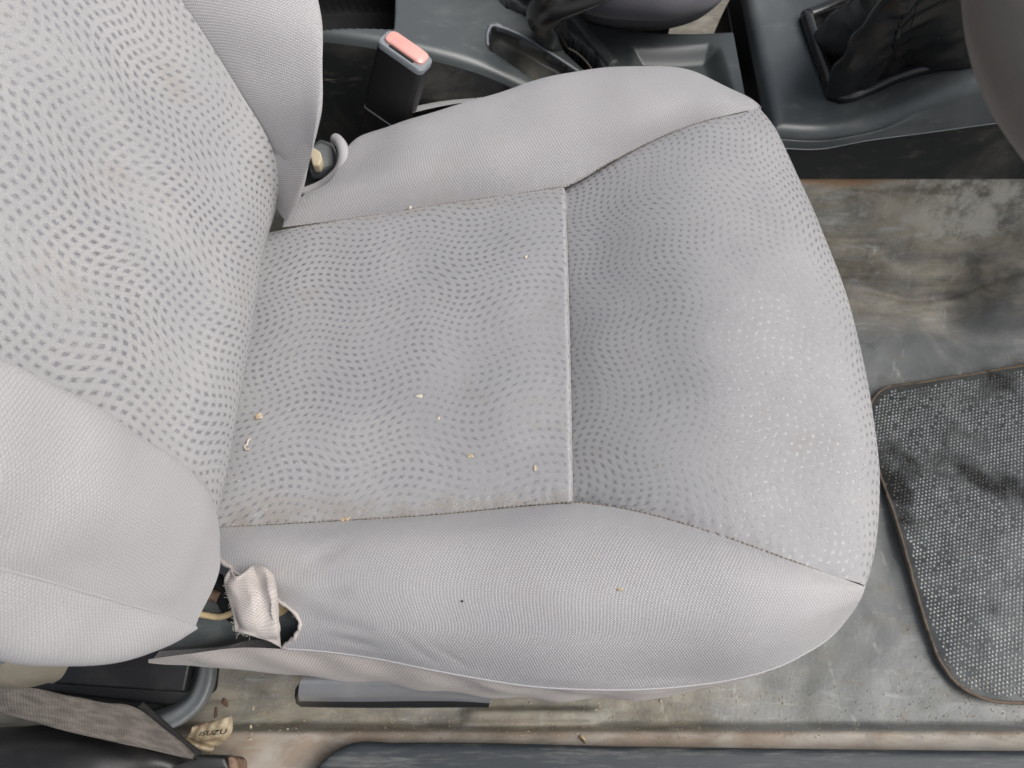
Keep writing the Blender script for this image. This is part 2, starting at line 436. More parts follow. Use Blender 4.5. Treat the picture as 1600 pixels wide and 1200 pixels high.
def mat_mat():
    t = NT('rubber_mat'); o = t.coord('Object')
    n = t.noise(o, 13, 4, .55); n2 = t.noise(o, 40, 5, .6)
    col = t.mix(t.ramp(n2, .3, .7), (.15, .16, .16), (.24, .252, .248))
    col = t.mix(t.math('MULTIPLY', t.ramp(n, .40, .33), .8), col, (.030, .029, .027))
    t.out(col, .6, t.bump(n2, .3, .001)); return t.m
M['mat'] = mat_mat()
def stud_mat():
    t = NT('dusty_mat_studs'); o = t.coord('Object')
    n = t.noise(o, 13, 4, .55); n2 = t.noise(o, 60, 4, .6)
    col = t.mix(t.ramp(n2, .3, .7), (.35, .365, .365), (.52, .535, .53))
    wet = t.ramp(n, .47, .36)
    col = t.mix(t.math('MULTIPLY', wet, .9), col, (.085, .083, .077))
    t.out(col, t.mixf(wet, .45, .6)); return t.m
M['stud'] = stud_mat()
def paper_mat():
    t = NT('creased_label_paper'); o = t.coord('Object')
    n = t.noise(o, 90, 5, .65)
    col = t.mix(t.ramp(n, .35, .68), (.42, .35, .24), (.19, .145, .09))
    t.out(col, .6, t.bump(n, .4, .001)); return t.m
M['paper'] = paper_mat()
M['ink'] = simple('black_ink', (.02, .018, .016), .7)

# ------------------------------------------------------------------ structure: floor
def build_floor():
    xs = np.arange(-.75, 1.0, .006); ys = np.concatenate([np.arange(-.15, .0, .01), np.arange(0, .06, .002), np.arange(.06, .48, .006), np.arange(.48, .62, .0025), np.arange(.62, 1.7, .02)])
    X, Y = np.meshgrid(xs, ys, indexing='ij')
    Z = np.zeros_like(X)
    A = np.stack([X, Y, Z], 2)
    tun = smooth(Y, .50, .578)
    Z += .175 * tun * (1 - smooth(Y, .70, .80))
    ledge = smooth(Y, .455, .50) * .022
    Z += ledge * (1 - tun)
    # dome in the floor pan beside the mat, lump of the toe board
    Z += .020 * np.exp(-(((X - .40) / .10) ** 2 + ((Y - .445) / .035) ** 2) ** 1.6)
    Z += .055 * smooth(X, .53, .60) * smooth(Y, .445, .475) * (1 - tun)
    Z += .12 * smooth(X, .68, .95)
    # rise to the sill, pressed bead
    Z += .022 * smooth(Y, .027, .015)
    bead = np.exp(-(np.maximum(np.abs(X - .018) - .055, 0) / .010) ** 2) * np.exp(-((Y - .0315) / .0070) ** 4)
    Z += .011 * bead
    Z += wob(A, .0022, .12, 3) + wob(A, .0008, .035, 4)
    # sagging folds in the vinyl where it climbs the tunnel
    Z += .006 * np.sin(Y * 95 + 5 * X + 1.5 * np.sin(X * 17)) * smooth(Y, .47, .53) * (1 - smooth(Y, .56, .60))
    fy = .508 + .006 * np.sin(X * 21) + .004 * np.sin(X * 47 + 1)
    Z += .010 * np.exp(-((Y - fy - .009) / .006) ** 2) - .006 * np.exp(-((Y - fy + .004) / .005) ** 2)
    G = np.stack([X, Y, Z], 2)
    o = grid_obj('floor', G, M['floor']); tag(o, kind='structure'); return o
build_floor()

# ------------------------------------------------------------------ driver seat
seat = empty('driver_seat', (0, .29, 0))
tag(seat, 'grey cloth driver seat with wavy dotted centre panels and plain side bolsters', 'car seat')
SE = seat
def part(o, label=None):
    o.parent = seat; o.matrix_parent_inverse = Matrix.Translation((0, -.29, 0))
    if label: o['label'] = label
    return o

# --- cushion insert
ins_far = L((330, 378, .246), (445, 355, .258), (560, 336, .268), (700, 314, .279), (800, 300, .288), (886, 288, .296))
ins_mid = L((300, 600, .250), (420, 580, .263), (560, 560, .274), (700, 548, .287), (800, 540, .297), (893, 535, .303))
ins_near = L((240, 832, .246), (345, 822, .258), (500, 813, .268), (700, 800, .279), (820, 788, .288), (898, 782, .296))
G = loftG([ins_far, ins_mid, ins_near], 900, 150)
G = G[np.unique((899 * (1 - (1 - np.linspace(0, 1, 190)) ** 2.2)).astype(int))]
G = add_uneven(G, .0007, .07, 11)
G = tuck(G, ('v0', 'v1'), .003, .006, pucker=.0002)
G = tuck(G, ('u1',), .012, .0014)
part(grid_obj('seat_insert', G, M['dots'], flip=True), 'dotted grey cloth panel in the middle of the cushion')

# --- thigh panel
c0 = L((878, 290, .283), (885, 535, .286), (890, 783, .283))
c1 = L((935, 261, .295), (945, 530, .301), (942, 787, .294))
c1b = L((985, 234, .306), (1015, 525, .314), (1010, 800, .305))
c2 = L((1060, 200, .316), (1105, 520, .325), (1120, 832, .314))
c3 = L((1120, 181, .320), (1225, 500, .325), (1240, 875, .312))
contour = L((1189, 171, .305), (1209, 197, .305), (1224, 225, .304), (1262, 308, .303), (1302, 405, .302), (1340, 525, .300), (1364, 650, .297),
            (1374, 760, .293), (1368, 850, .290), (1350, 915, .286))
c3b = L((1155, 174, .317), (1215, 300, .320), (1268, 420, .320), (1305, 560, .318), (1325, 720, .313), (1322, 830, .307), (1300, 897, .301))
def outward(c, ctr=(0.02, .29)):
    c = np.asarray(c); t = np.gradient(c, axis=0)[:, :2]; n = np.stack([t[:, 1], -t[:, 0]], 1)
    n /= np.linalg.norm(n, axis=1, keepdims=True)
    s = np.sign(((c[:, :2] - np.array(ctr)) * n).sum(1)); return n * s[:, None]
def roll(c, out, dz, frac=1.0):
    c = np.asarray(c); o = outward(c); r = c.copy(); r[:, :2] += o * out; r[:, 2] += dz; return r
CT = curve(contour, 40)
f3 = L((537, 238, .274), (556, 216, .279), (610, 196, .285), (740, 158, .300), (830, 128, .308), (900, 111, .312), (960, 104, .313), (1035, 105, .313), (1091, 116, .312), (1129, 130, .311), (1157, 144, .309), (1177, 159, .307), (1189, 171, .305))
CF = curve(f3, 60)
CN = curve([CT[-1]] + L((1338, 947, .274), (1318, 976, .262), (1290, 1001, .258)), 20)
PER = np.concatenate([CF, CT[1:], CN[1:]])
def roll_all(out, dz):
    o = outward(PER)
    for _ in range(6): o[1:-1] = (o[:-2] + o[1:-1] + o[2:]) / 3
    r = PER.copy(); r[:, :2] += o * out; r[:, 2] += dz; return r
def rollt(out, dz): return roll_all(out, dz)[len(CF) - 1:len(CF) - 1 + len(CT)]
def rollf(out, dz): return roll_all(out, dz)[:len(CF)]
c5 = rollt(.008, -.032); c6 = rollt(.008, -.075); c7 = rollt(.0, -.13); c8 = rollt(-.03, -.145)
G = loftG([c0, c1, c1b, c2, c3, c3b, CT, c5, c6, c7, c8], 150, 230)
Gt = G.copy()
G = add_uneven(G, .0005, .08, 12)
G = tuck(G, ('u0', 'u1'), .003, .006, fade='v', pucker=.00028)
part(grid_obj('thigh_panel', G, M['dots'], uv0=(.13, .41), flip=False), 'dotted grey cloth panel at the front of the cushion')

# --- far bolster
fc = L((440, 352, .258), (560, 336, .268), (700, 314, .279), (886, 288, .293), (960, 247, .304), (1060, 200, .316), (1120, 181, .320), (1160, 173, .316), (1189, 171, .305))
f1 = L((458, 318, .266), (560, 300, .283), (700, 270, .298), (880, 226, .315), (980, 195, .325), (1070, 168, .329), (1128, 164, .326), (1162, 165, .318), (1189, 171, .305))
f2 = L((514, 284, .272), (585, 252, .288), (710, 212, .304), (880, 162, .322), (985, 140, .330), (1075, 135, .332), (1130, 146, .327), (1165, 160, .317), (1189, 171, .305))
f4 = rollf(.008, -.032); f5 = rollf(.008, -.075); f6 = rollf(.0, -.13)
G = loftG([fc, f1, f2, CF, f4, f5, f6], 180, 130)
G = add_uneven(G, .0012, .09, 13)
G = tuck(G, ('v0',), .003, .006, fade='u', pucker=.00028)
part(grid_obj('cushion_bolster', G, M['knit']), 'plain grey cloth bolster on the console side of the cushion')

# --- near bolster: inner seam, crown, outer slope, piping, skirt
n0 = L((338, 823, .258), (500, 814, .268), (700, 801, .279), (820, 789, .287), (898, 783, .293), (960, 790, .299), (1120, 832, .314), (1240, 875, .312), (1300, 897, .301), (1350, 916, .286))
n1 = L((330, 860, .268), (400, 853, .279), (500, 850, .287), (700, 845, .302), (900, 840, .316), (1000, 860, .324), (1150, 895, .327), (1250, 915, .318), (1312, 919, .303), (1351, 921, .286))
n2 = L((360, 888, .276), (425, 898, .284), (520, 905, .291), (700, 910, .305), (900, 915, .318), (1050, 930, .324), (1180, 945, .321), (1262, 952, .310), (1312, 943, .298), (1346, 934, .282))
n3 = L((463, 962, .276), (540, 970, .283), (700, 985, .293), (900, 1000, .301), (1060, 1005, .304), (1180, 1006, .300), (1255, 992, .293), (1300, 970, .286), (1338, 947, .274))
n4 = L((440, 1013, .252), (487, 1016, .253), (582, 1028, .255), (677, 1047, .257), (760, 1062, .258), (820, 1071, .258), (915, 1077, .258), (1000, 1077, .258), (1080, 1071, .258), (1152, 1060, .258), (1212, 1043, .258), (1258, 1021, .258), (1290, 1001, .258), (1315, 979, .258), (1332, 958, .258))
G = loftG([n0, n1, n2, n3, n4], 220, 130)
G = add_uneven(G, .0012, .10, 14)
Nn = normals(G)
for a_c, b_c, w_c, d_c in (((600, 965, .29), (690, 1038, .262), .004, .0011), ((640, 970, .29), (735, 1045, .265), .003, .0009), ((500, 1000, .27), (600, 1010, .27), .005, .0012),
                           ((470, 880, .287), (560, 850, .288), .006, .0012), ((468, 935, .287), (560, 925, .292), .005, .0012), ((465, 975, .28), (590, 985, .285), .005, .0012)):
    G = crease(G, P(*a_c), P(*b_c), w_c, d_c)
G = tuck(G, ('v0',), .003, .006, fade='u', pucker=.00028); G = tuck(G, ('v1',), .0012, .003, pucker=.0003)
NEAR_EDGE = G[0, 30:].copy(); G_END = G[-1].copy()
part(grid_obj('cushion_bolster', G, M['knit'], flip=True), 'plain grey cloth bolster on the door side with a torn rear end')
tube_pts = curve(n4, 90)
part(tube('piping', tube_pts + np.array([0, .0002, -.0012]), .0009 * np.clip(np.linspace(14, 0, 90), 0.02, 1), M['knit'], k=8), 'thin piping along the lower door-side edge')
sk1 = L((233, 1030, .214), (300, 1021, .236), (380, 1012, .248), (440, 1014, .250), (487, 1018, .250), (582, 1030, .252), (677, 1049, .254), (760, 1064, .255), (820, 1073, .255), (915, 1079, .255), (1000, 1079, .255), (1080, 1073, .255), (1152, 1062, .255), (1212, 1045, .255), (1258, 1022, .255), (1290, 1000, .255), (1326, 958, .255))
sk2 = L((232, 1032, .208), (300, 1035, .222), (380, 1038, .226), (440, 1040, .226), (487, 1049, .226), (582, 1058, .228), (677, 1070, .230), (760, 1080, .230), (820, 1086, .228), (915, 1088, .228), (1000, 1086, .228), (1080, 1076, .228), (1152, 1063, .228), (1212, 1044, .228), (1258, 1019, .228), (1290, 995, .228), (1316, 952, .228))
sk3 = L((236, 1033, .200), (300, 1040, .200), (380, 1043, .20), (440, 1047, .20), (487, 1057, .20), (582, 1064, .20), (677, 1075, .20), (744, 1083, .20), (820, 1090, .20), (915, 1091, .20), (1000, 1088, .20), (1080, 1077, .20), (1152, 1061, .20), (1212, 1040, .20), (1258, 1014, .20), (1288, 988, .20), (1302, 945, .20))
sk4 = [p + np.array([0, .010, -.012]) for p in sk3]
sk5 = [p + np.array([0, .045, -.016]) for p in sk3]
G = loftG([sk1, sk2, sk3, sk4, sk5], 200, 40)
G = add_uneven(G, .0012, .05, 15)
part(grid_obj('cushion_skirt', G, M['knit_dirty_lit'], flip=True), 'soiled cloth skirt below the piping, running back past the torn corner')

Acv = np.array([G_END[0]] + list(G_END[10::20]) + [sk1[-1], sk2[-1], sk3[-1]])
Bcv = np.array([CT[-1], c5[-1], c6[-1], c7[-1]])
A2, B2 = curve(Acv, 30), curve(Bcv, 30)
M2 = (A2 + B2) / 2 + np.linspace(0, 1, 30)[:, None] * np.array([.004, -.004, 0])
part(grid_obj('cushion_corner', loftG([A2, M2, B2], 30, 16), M['knit']))

# --- seams (stitched threads lying in the tucks)
def seam(name, pts, n, r=.0006, sink=.003, mat='thread', dash=False):
    c = curve(pts, 400); c[:, 2] -= sink
    ln_ = np.linalg.norm(np.diff(c, axis=0), axis=1).sum(); m_ = max(6, int(ln_ / .0032)); V_, F_ = [], []
    for q_ in range(m_):
        i0, i1 = int(400 * q_ / m_), int(400 * (q_ + .72) / m_)
        if i1 >= 399 or RNG.random() < .06: continue
        p0, p1 = c[i0] + RNG.normal(size=3) * .00015, c[i1] + RNG.normal(size=3) * .00015
        a_, b_ = tubeG([p0, (p0 + p1) / 2 + np.array([0, 0, .0004]), p1], [r * .6, r, r * .6], k=5)
        F_ += [tuple(i + len(V_) for i in f) for f in b_]; V_ += a_
    return part(mesh_obj(name, V_, F_, M[mat]))
seam('stitching', ins_far[1:], 60); seam('stitching', ins_near[1:], 60)
seam('stitching', fc[3:-1], 50, sink=.0025); seam('stitching', n0[4:-1], 50, sink=.0025)
front_edge = curve(L((887, 289, .294), (891, 400, .298), (895, 535, .3), (897, 660, .298), (899, 781, .294)), 60)
front_edge[:, 2] -= .0028
# frayed fibres along the front edge of the insert
V, F = [], []
for k in range(110):
    p = front_edge[RNG.integers(0, 60)] + np.array([-.0010, RNG.uniform(-.003, .003), .0022])
    d = np.array([RNG.uniform(.3, 1), RNG.uniform(-.6, .6), RNG.uniform(.1, .8)]); d /= np.linalg.norm(d)
    ln = RNG.uniform(.0008, .0020); a, b = tubeG([p, p + d * ln * .6, p + d * ln + np.array([0, 0, -.0003])], [.00016, .00014, .00006], k=3)
    F += [tuple(i + len(V) for i in f) for f in b]; V += a
tag(part(mesh_obj('frayed_fibres', V, F, M['fray'])), kind='stuff')

# --- backrest
def PBs(*pts): return [PB(*p) for p in pts]
def BW(s, y, n): return BO + BU * s + BN * n + np.array([0, y, 0])
ss = [-.075, -.045, -.018, .012, .04, .08, .13, .20, .32, .46, .56]
nn = [-.100, -.068, -.032, -.004, .005, .005, .005, .005, .002, -.004, -.012]
ww = [.136, .138, .142, .149, .162, .179, .197, .212, .220, .214, .20]
def row(frac, crown=0.0): return [BW(s, w * frac, n + crown) for s, n, w in zip(ss, nn, ww)]
rows = [row(f, c) for f, c in ((-1, .0), (-.75, .0), (-.4, -.001), (0, -.002), (.4, -.001), (.75, .001), (1, .006))]
G = loftG(rows, 200, 130)
G = add_uneven(G, .0010, .11, 16)
G = tuck(G, ('v1',), .004, .008, up=False) if False else G
part(grid_obj('backrest_panel', G, M['dots'], flip=True, uv0=(.31, .07), uvk=.91), 'dotted grey cloth centre panel of the backrest')
# far bolster of the backrest
fs = [-.045, -.018, .01, .04, .08, .13, .20, .32, .46, .56]
seamf = [BW(s, w, n + .006) for s, n, w in zip(ss[2:], nn[2:], ww[2:])]
fr = PBs((447, 345, .000), (453, 330, .010), (468, 296, .030), (484, 245, .050), (496, 190, .066), (503, 128, .078), (503, 60, .085), (498, 0, .088)) \
     + [BW(.26, .285, .09), BW(.40, .285, .075), BW(.50, .26, .05), BW(.56, .23, .01)]
fm = [(np.asarray(a) * .5 + np.asarray(b) * .5) for a, b in zip(curve(seamf, 14), curve(fr, 14))]
fm = [m + BN * .014 for m in fm]
frb = [p + np.array([-.010, .022, 0]) - BN * .008 for p in fr]
frc = [p + np.array([-.03, .034, 0]) - BN * .05 for p in fr]
frd = [p + np.array([-.05, .030, 0]) - BN * .11 for p in fr]
G = loftG([seamf, fm, fr, frb, frc, frd], 160, 90)
G = add_uneven(G, .0012, .09, 17)
G = tuck(G, ('v0',), .004, .007)
part(grid_obj('backrest_bolster', G, M['knit'], flip=True), 'plain grey cloth bolster on the console side of the backrest')
# near bolster of the backrest
seamn = [BW(s, -w, n) for s, n, w in zip(ss[3:], nn[3:], ww[3:])]
r1 = PBs((344, 850, .028), (333, 795, .044), (285, 735, .058), (200, 677, .068), (100, 620, .074), (0, 570, .078), (-160, 495, .080)) + [BW(.33, -.24, .078), BW(.46, -.235, .05), BW(.56, -.20, .0)]
r2 = PBs((343, 890, .026), (322, 842, .044), (270, 805, .060), (200, 775, .070), (100, 735, .076), (0, 698, .080), (-160, 640, .082)) + [BW(.33, -.262, .078), BW(.46, -.25, .05), BW(.56, -.21, .0)]
r3 = PBs((303, 976, .018), (280, 966, .026), (220, 950, .036), (150, 930, .043), (75, 908, .048), (0, 888, .052), (-160, 850, .056)) + [BW(.33, -.282, .05), BW(.46, -.27, .02), BW(.56, -.22, -.01)]
r4 = PBs((301, 984, .012), (275, 1003, .014), (235, 1020, .016), (160, 1031, .018), (90, 1032, .020), (0, 1015, .022), (-160, 970, .026)) + [BW(.33, -.290, .02), BW(.46, -.275, -.01), BW(.56, -.22, -.03)]
r5 = [p + np.array([-.018, .006, 0]) - BN * .02 for p in r4]
r6 = [p + np.array([-.01, .05, .0]) - BN * .07 for p in r4]
Ga = loftG([seamn, r1, r2, r3], 190, 110)
Ga = add_uneven(Ga, .0010, .08, 18); Ga = tuck(Ga, ('v1',), .003, .005)
part(grid_obj('backrest_bolster', Ga, M['knit'], flip=False), 'plain grey cloth bolster on the door side of the backrest')
Gb = loftG([r3, r4, r5, r6], 190, 70)
Gb = add_uneven(Gb, .0010, .08, 18); Gb = tuck(Gb, ('v0',), .003, .005)
part(grid_obj('backrest_side', Gb, M['knit'], flip=False), 'outer cloth side strip below the bolster seam of the backrest')
part(tube('seam', curve(r3, 90) + np.array([0, 0, -.0022]), .0005, M['knit'], k=6))
part(tube('seam', curve(seamf, 80) - BN * .003, .0007, M['knit'], k=6))
# rear shell closing the backrest
sh = [[BW(s, y, -.10 + (-.015 if s > .5 else 0)) for s in (.08, .15, .25, .4, .52, .56)] for y in (-.22, -.12, 0, .15, .27)]
part(grid_obj('backrest_shell', loftG(sh, 40, 40), M['knit']))

# --- recliner hinge, console side
hp = [P(466, 303, .236), P(478, 262, .250), P(486, 226, .262), P(500, 216, .264), P(520, 222, .262), P(527, 238, .256), P(524, 262, .246), P(508, 284, .238)]
h = prism('hinge_bracket', hp, -.02, .0, M['metal'], bev=.002); part(h, 'dark metal hinge bracket in the cloth opening on the console side')
hb = prism('hinge_arm', [P(478, 232, .272), P(500, 222, .272), P(520, 228, .270), P(523, 258, .260), P(500, 266, .262), P(484, 268, .264)], -.012, 0, M['greymetal'], bev=.002); part(hb)
nb_ = prism('hinge_bolt', [P(488, 228, .278), P(500, 236, .278), P(503, 246, .277), P(499, 258, .274), P(488, 258, .274), P(484, 240, .277)], -.010, 0, M['beige'], bev=.0015); part(nb_, 'beige plastic bolt head on the hinge')
lip = tube('opening_lip', L((524, 217, .275), (534, 228, .279), (537, 246, .277), (532, 264, .271), (518, 280, .263), (500, 292, .256), (474, 302, .252)), .0052, M['knit'], n=50, k=10); part(lip, 'rolled cloth lip round the hinge opening')
rearflap = loftG([L((645, 176, .285), (690, 166, .285), (740, 158, .288), (790, 152, .29)), L((640, 168, .25), (690, 158, .25), (740, 153, .25), (785, 150, .25))], 30, 8)
part(grid_obj('side_flap', rearflap, M['knit'])) 

# --- torn rear corner, door side
cov = loftG([L((286, 952, .250), (330, 938, .256), (380, 932, .258), (440, 940, .255), (480, 962, .25)),
             L((280, 975, .246), (330, 968, .251), (380, 965, .252), (430, 968, .25), (480, 985, .244)),
             L((262, 1002, .232), (310, 996, .240), (360, 990, .242), (410, 985, .240), (470, 1000, .232)),
             L((240, 1018, .206), (300, 1014, .214), (350, 1010, .217), (395, 1000, .215), (460, 1012, .206))], 60, 40)
part(grid_obj('recliner_cover', cov, M['metal'], flip=True), 'dark grey plastic recliner cover showing through the torn cloth')
band = tube('rust_band', L((300, 957, .2575), (325, 962, .259), (345, 964, .260), (365, 956, .262)), .0022, M['foam'], n=24, k=8); part(band, 'rusty tan band across the recliner cover')
part(tube('bolt_head', L((326, 930, .257), (334, 931, .258), (342, 934, .258)), .004, M['rust'], n=8, k=8))
part(tube('hinge_rod', L((336, 905, .250), (350, 935, .254), (368, 962, .256)), .006, M['void'], n=12, k=10))
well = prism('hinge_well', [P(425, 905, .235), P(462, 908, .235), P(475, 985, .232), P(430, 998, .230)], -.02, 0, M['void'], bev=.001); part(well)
# foam lump
def lump(name, loc, size, mat, seed, sub=2, amp=.35):
    bm = bmesh.new(); bmesh.ops.create_icosphere(bm, subdivisions=sub, radius=1)
    r = np.random.default_rng(seed)
    ds = [(r.normal(size=3), r.uniform(0, 6)) for _ in range(6)]
    for v in bm.verts:
        c = np.array(v.co); k = 1 + amp * sum(math.sin(2.2 * float(d @ c) + ph) for d, ph in ds) / 4
        v.co = Vector(c * k * np.array(size))
    me = bpy.data.meshes.new(name); bm.to_mesh(me); bm.free(); me.materials.append(mat)
    me.polygons.foreach_set('use_smooth', np.ones(len(me.polygons), bool))
    o = bpy.data.objects.new(name, me); o.location = loc
    o.rotation_euler = (r.uniform(-.4, .4), r.uniform(-.4, .4), r.uniform(0, 6.28)); return link(o)
part(lump('foam_lump', P(443, 944, .250), (.0085, .009, .009), M['foam'], 5, 3), 'yellowed foam poking out of the tear')
part(prism('hinge_pin', [P(437, 962, .246), P(458, 962, .246), P(456, 970, .244), P(437, 970, .244)], -.008, 0, M['metal'], bev=.001))
# torn flap
fl = loftG([L((362, 888, .290), (352, 903, .291), (357, 930, .290), (364, 955, .288), (368, 986, .280)),
            L((372, 901, .296), (368, 915, .297), (374, 940, .297), (380, 965, .293), (385, 990, .283)),
            L((384, 893, .293), (386, 912, .297), (392, 940, .299), (398, 968, .293), (402, 995, .280)),
            L((395, 884, .289), (402, 905, .292), (408, 935, .296), (414, 968, .290), (418, 1000, .274)),
            L((412, 886, .292), (418, 905, .296), (424, 935, .298), (428, 968, .290), (430, 1006, .268)),
            L((424, 900, .284), (430, 915, .288), (433, 938, .288), (434, 968, .282), (438, 1012, .258))], 60, 60)
fl = add_uneven(fl, .0016, .02, 21)
part(solidify(grid_obj('torn_flap', fl, M['knit_dirty_lit'], flip=True), .0008), 'frayed cloth flap hanging over the torn rear corner')
edge2 = L((395, 880, .287), (418, 893, .289), (440, 918, .289), (456, 926, .288), (464, 945, .286), (463, 965, .282), (456, 990, .272), (440, 1006, .260))
part(tube('torn_edge', curve(NEAR_EDGE, 50) + RNG.normal(size=(50, 3)) * .00035 + np.array([0, 0, .0004]), .0010 + .0006 * RNG.random(50), M['knit_dirty_lit'], k=6), 'frayed cloth edge of the hole')
V, F = [], []
ed = curve(NEAR_EDGE, 60); ed2 = curve(L((352, 903, .2915), (357, 930, .2905), (364, 955, .2885), (368, 986, .2805), (402, 995, .2805)), 60)
for k in range(150):
    src = ed if k % 2 else ed2
    p = src[RNG.integers(0, 60)]; d = RNG.normal(size=3); d[2] = abs(d[2]) * .5; d /= np.linalg.norm(d); ln = RNG.uniform(.0008, .0032)
    a, b = tubeG([p, p + d * ln * .6, p + d * ln + RNG.normal(size=3) * .0005], [.00022, .0002, .0001], k=3)
    F += [tuple(i + len(V) for i in f) for f in b]; V += a
tag(part(mesh_obj('frayed_threads', V, F, M['fray'])), kind='stuff')

# --- seat adjuster lever under the skirt
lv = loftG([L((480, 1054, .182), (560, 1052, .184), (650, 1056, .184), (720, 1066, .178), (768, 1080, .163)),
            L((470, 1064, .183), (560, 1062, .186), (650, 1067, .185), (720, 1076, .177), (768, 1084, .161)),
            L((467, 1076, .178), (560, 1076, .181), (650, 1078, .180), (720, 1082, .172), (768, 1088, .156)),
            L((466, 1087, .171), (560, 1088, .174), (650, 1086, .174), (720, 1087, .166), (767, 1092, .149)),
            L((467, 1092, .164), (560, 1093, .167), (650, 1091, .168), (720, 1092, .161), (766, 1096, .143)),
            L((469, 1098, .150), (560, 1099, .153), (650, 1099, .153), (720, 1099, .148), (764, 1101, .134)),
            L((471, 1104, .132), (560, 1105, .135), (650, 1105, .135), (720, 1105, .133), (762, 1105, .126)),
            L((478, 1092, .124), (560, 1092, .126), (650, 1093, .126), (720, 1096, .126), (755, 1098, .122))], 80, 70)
part(grid_obj('lever_shade_lip', lv[:, 34:], M['black'], flip=True))  # under-facing rows of the same lever in black: their shade put into colour
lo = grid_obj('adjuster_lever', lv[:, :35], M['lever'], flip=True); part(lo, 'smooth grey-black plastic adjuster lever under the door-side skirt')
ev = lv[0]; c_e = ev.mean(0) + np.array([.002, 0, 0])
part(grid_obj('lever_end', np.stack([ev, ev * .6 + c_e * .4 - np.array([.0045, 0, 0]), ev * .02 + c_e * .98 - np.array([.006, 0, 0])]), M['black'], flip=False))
part(tube('lever_rod', [P(520, 1056, .15), P(520, 1040, .16), P(560, 990, .17)], .006, M['void'], n=10))

# --- seat base below the cushion so the shell is not empty from the side
part(prism('seat_pan', [(-.20, .09, .0), (.19, .09, .0), (.19, .49, .0), (-.20, .49, .0)], .10, .20, M['black'], bev=.01))
for yy in (.10, .47):
    part(prism('seat_rail', [(-.30, yy - .02, 0), (.22, yy - .02, 0), (.22, yy + .02, 0), (-.30, yy + .02, 0)], .002, .101, M['greymetal'], bev=.003))

# ------------------------------------------------------------------ centre console
def sdist(X, Y, poly):
    """signed distance to a polygon in plan, negative inside"""
    poly = np.asarray(poly)[:, :2]; d = np.full(X.shape, 1e9); ins = np.zeros(X.shape, bool)
    n = len(poly)
    for i in range(n):
        a, b = poly[i], poly[(i + 1) % n]; e = b - a
        t = np.clip(((X - a[0]) * e[0] + (Y - a[1]) * e[1]) / (e @ e), 0, 1)
        d = np.minimum(d, np.hypot(X - a[0] - t * e[0], Y - a[1] - t * e[1]))
        c = ((a[1] > Y) != (b[1] > Y)) & (X < (b[0] - a[0]) * (Y - a[1]) / (b[1] - a[1] + 1e-12) + a[0])
        ins ^= c
    return np.where(ins, -d, d)
def on(Tf, *pix):                        # pixel outline laid on a height profile z(x)
    out = []
    for px, py in pix:
        z = .25
        for _ in range(40):
            p = P(px, py, z); z = .5 * z + .5 * float(Tf(p[0]))
        out.append(P(px, py, z))
    return out
console = empty('centre_console', (.1, .66, .0))
tag(console, 'dusty charcoal plastic console with gear gaiter between the two seats', 'console')
def cpart(o, label=None, parent=None):
    p = parent or console
    o.parent = p
    if p is console: o.matrix_parent_inverse = Matrix.Translation((-.1, -.66, 0))
    if label: o['label'] = label
    return o
RX = [-.45, -.10, -.03, .04, .09, .12, .30]; RZ = [.310, .311, .288, .248, .221, .214, .214]
def Trear(x): return hermite(RX, np.array(RZ), np.clip(np.atleast_1d(x), -.45, .30))[0] if np.ndim(x) == 0 else hermite(RX, np.array(RZ), np.clip(x.ravel(), -.45, .3)).reshape(x.shape)
def field(name, xs, ys, Tf, pockets, mats, edge_r=.010, xr=None):
    X, Y = np.meshgrid(xs, ys, indexing='ij'); Z = Tf(X)
    e = np.minimum(Y - ys[0], ys[-1] - Y)
    if xr: e = np.minimum(e, np.where(xr == 1, X - xs[0], 1))
    q = np.clip(1 - e / edge_r, 0, 1); Z = Z - edge_r * (1 - np.sqrt(np.maximum(1 - q * q, 0)))
    mi = np.zeros(X.shape, int)
    for poly, depth, wall, m in pockets:
        d = sdist(X, Y, poly)
        Z = Z - depth * smooth(-d, -.0015, wall); 
        if m: mi[d < -wall * .35] = m
    o = grid_obj(name, np.stack([X, Y, Z], 2), mats[0])
    for m in mats[1:]: o.data.materials.append(m)
    fm = np.maximum(np.maximum(mi[:-1, :-1], mi[1:, 1:]), np.maximum(mi[1:, :-1], mi[:-1, 1:])).ravel()
    o.data.polygons.foreach_set('material_index', fm.astype(np.int32)); return o
pock = [(on(Trear, (430, -90), (621, -90), (613, 44), (430, 49)), .08, .004, 2),
        (on(Trear, (762, 50), (766, 41), (776, 38), (872, 90), (905, 112), (908, 140), (850, 135), (800, 100), (764, 76)), .016, .004, 1),
        (on(Trear, (868, 52), (880, 42), (905, 62), (930, 84), (942, 108), (938, 125), (918, 112), (885, 82)), .06, .003, 2),
        (on(Trear, (770, -12), (800, -2), (836, 20), (822, 24), (790, 10)), .05, .003, 2),
        (on(Trear, (985, 70), (1108, 67), (1126, 74), (1136, 100), (1150, 150), (1160, 200), (985, 200)), .014, .020, 0)]
top = field('console_top', np.arange(-.45, .250, .0015), np.arange(.585, .735, .0015), Trear, pock, [M['console'], M['side'], M['void']])
cpart(top, 'grey top of the rear console with bin, pocket and tray')
xs = np.linspace(-.45, .2475, 80)
wallr = [[np.array([x, .585, float(Trear(x)) - .0098]) for x in xs], [np.array([x, .583, float(Trear(x)) - .03]) for x in xs], [np.array([x, .570, .13]) for x in xs], [np.array([x, .560, .02]) for x in xs]]
cpart(grid_obj('console_side', loftG(wallr, 80, 30), M['side'], flip=True), 'dark side face of the rear console')
wallf = [[np.array([x, .7325, float(Trear(x)) - .0098]) for x in xs], [np.array([x, .74, .02]) for x in xs]]
cpart(grid_obj('console_side', loftG(wallf, 60, 8), M['side']))
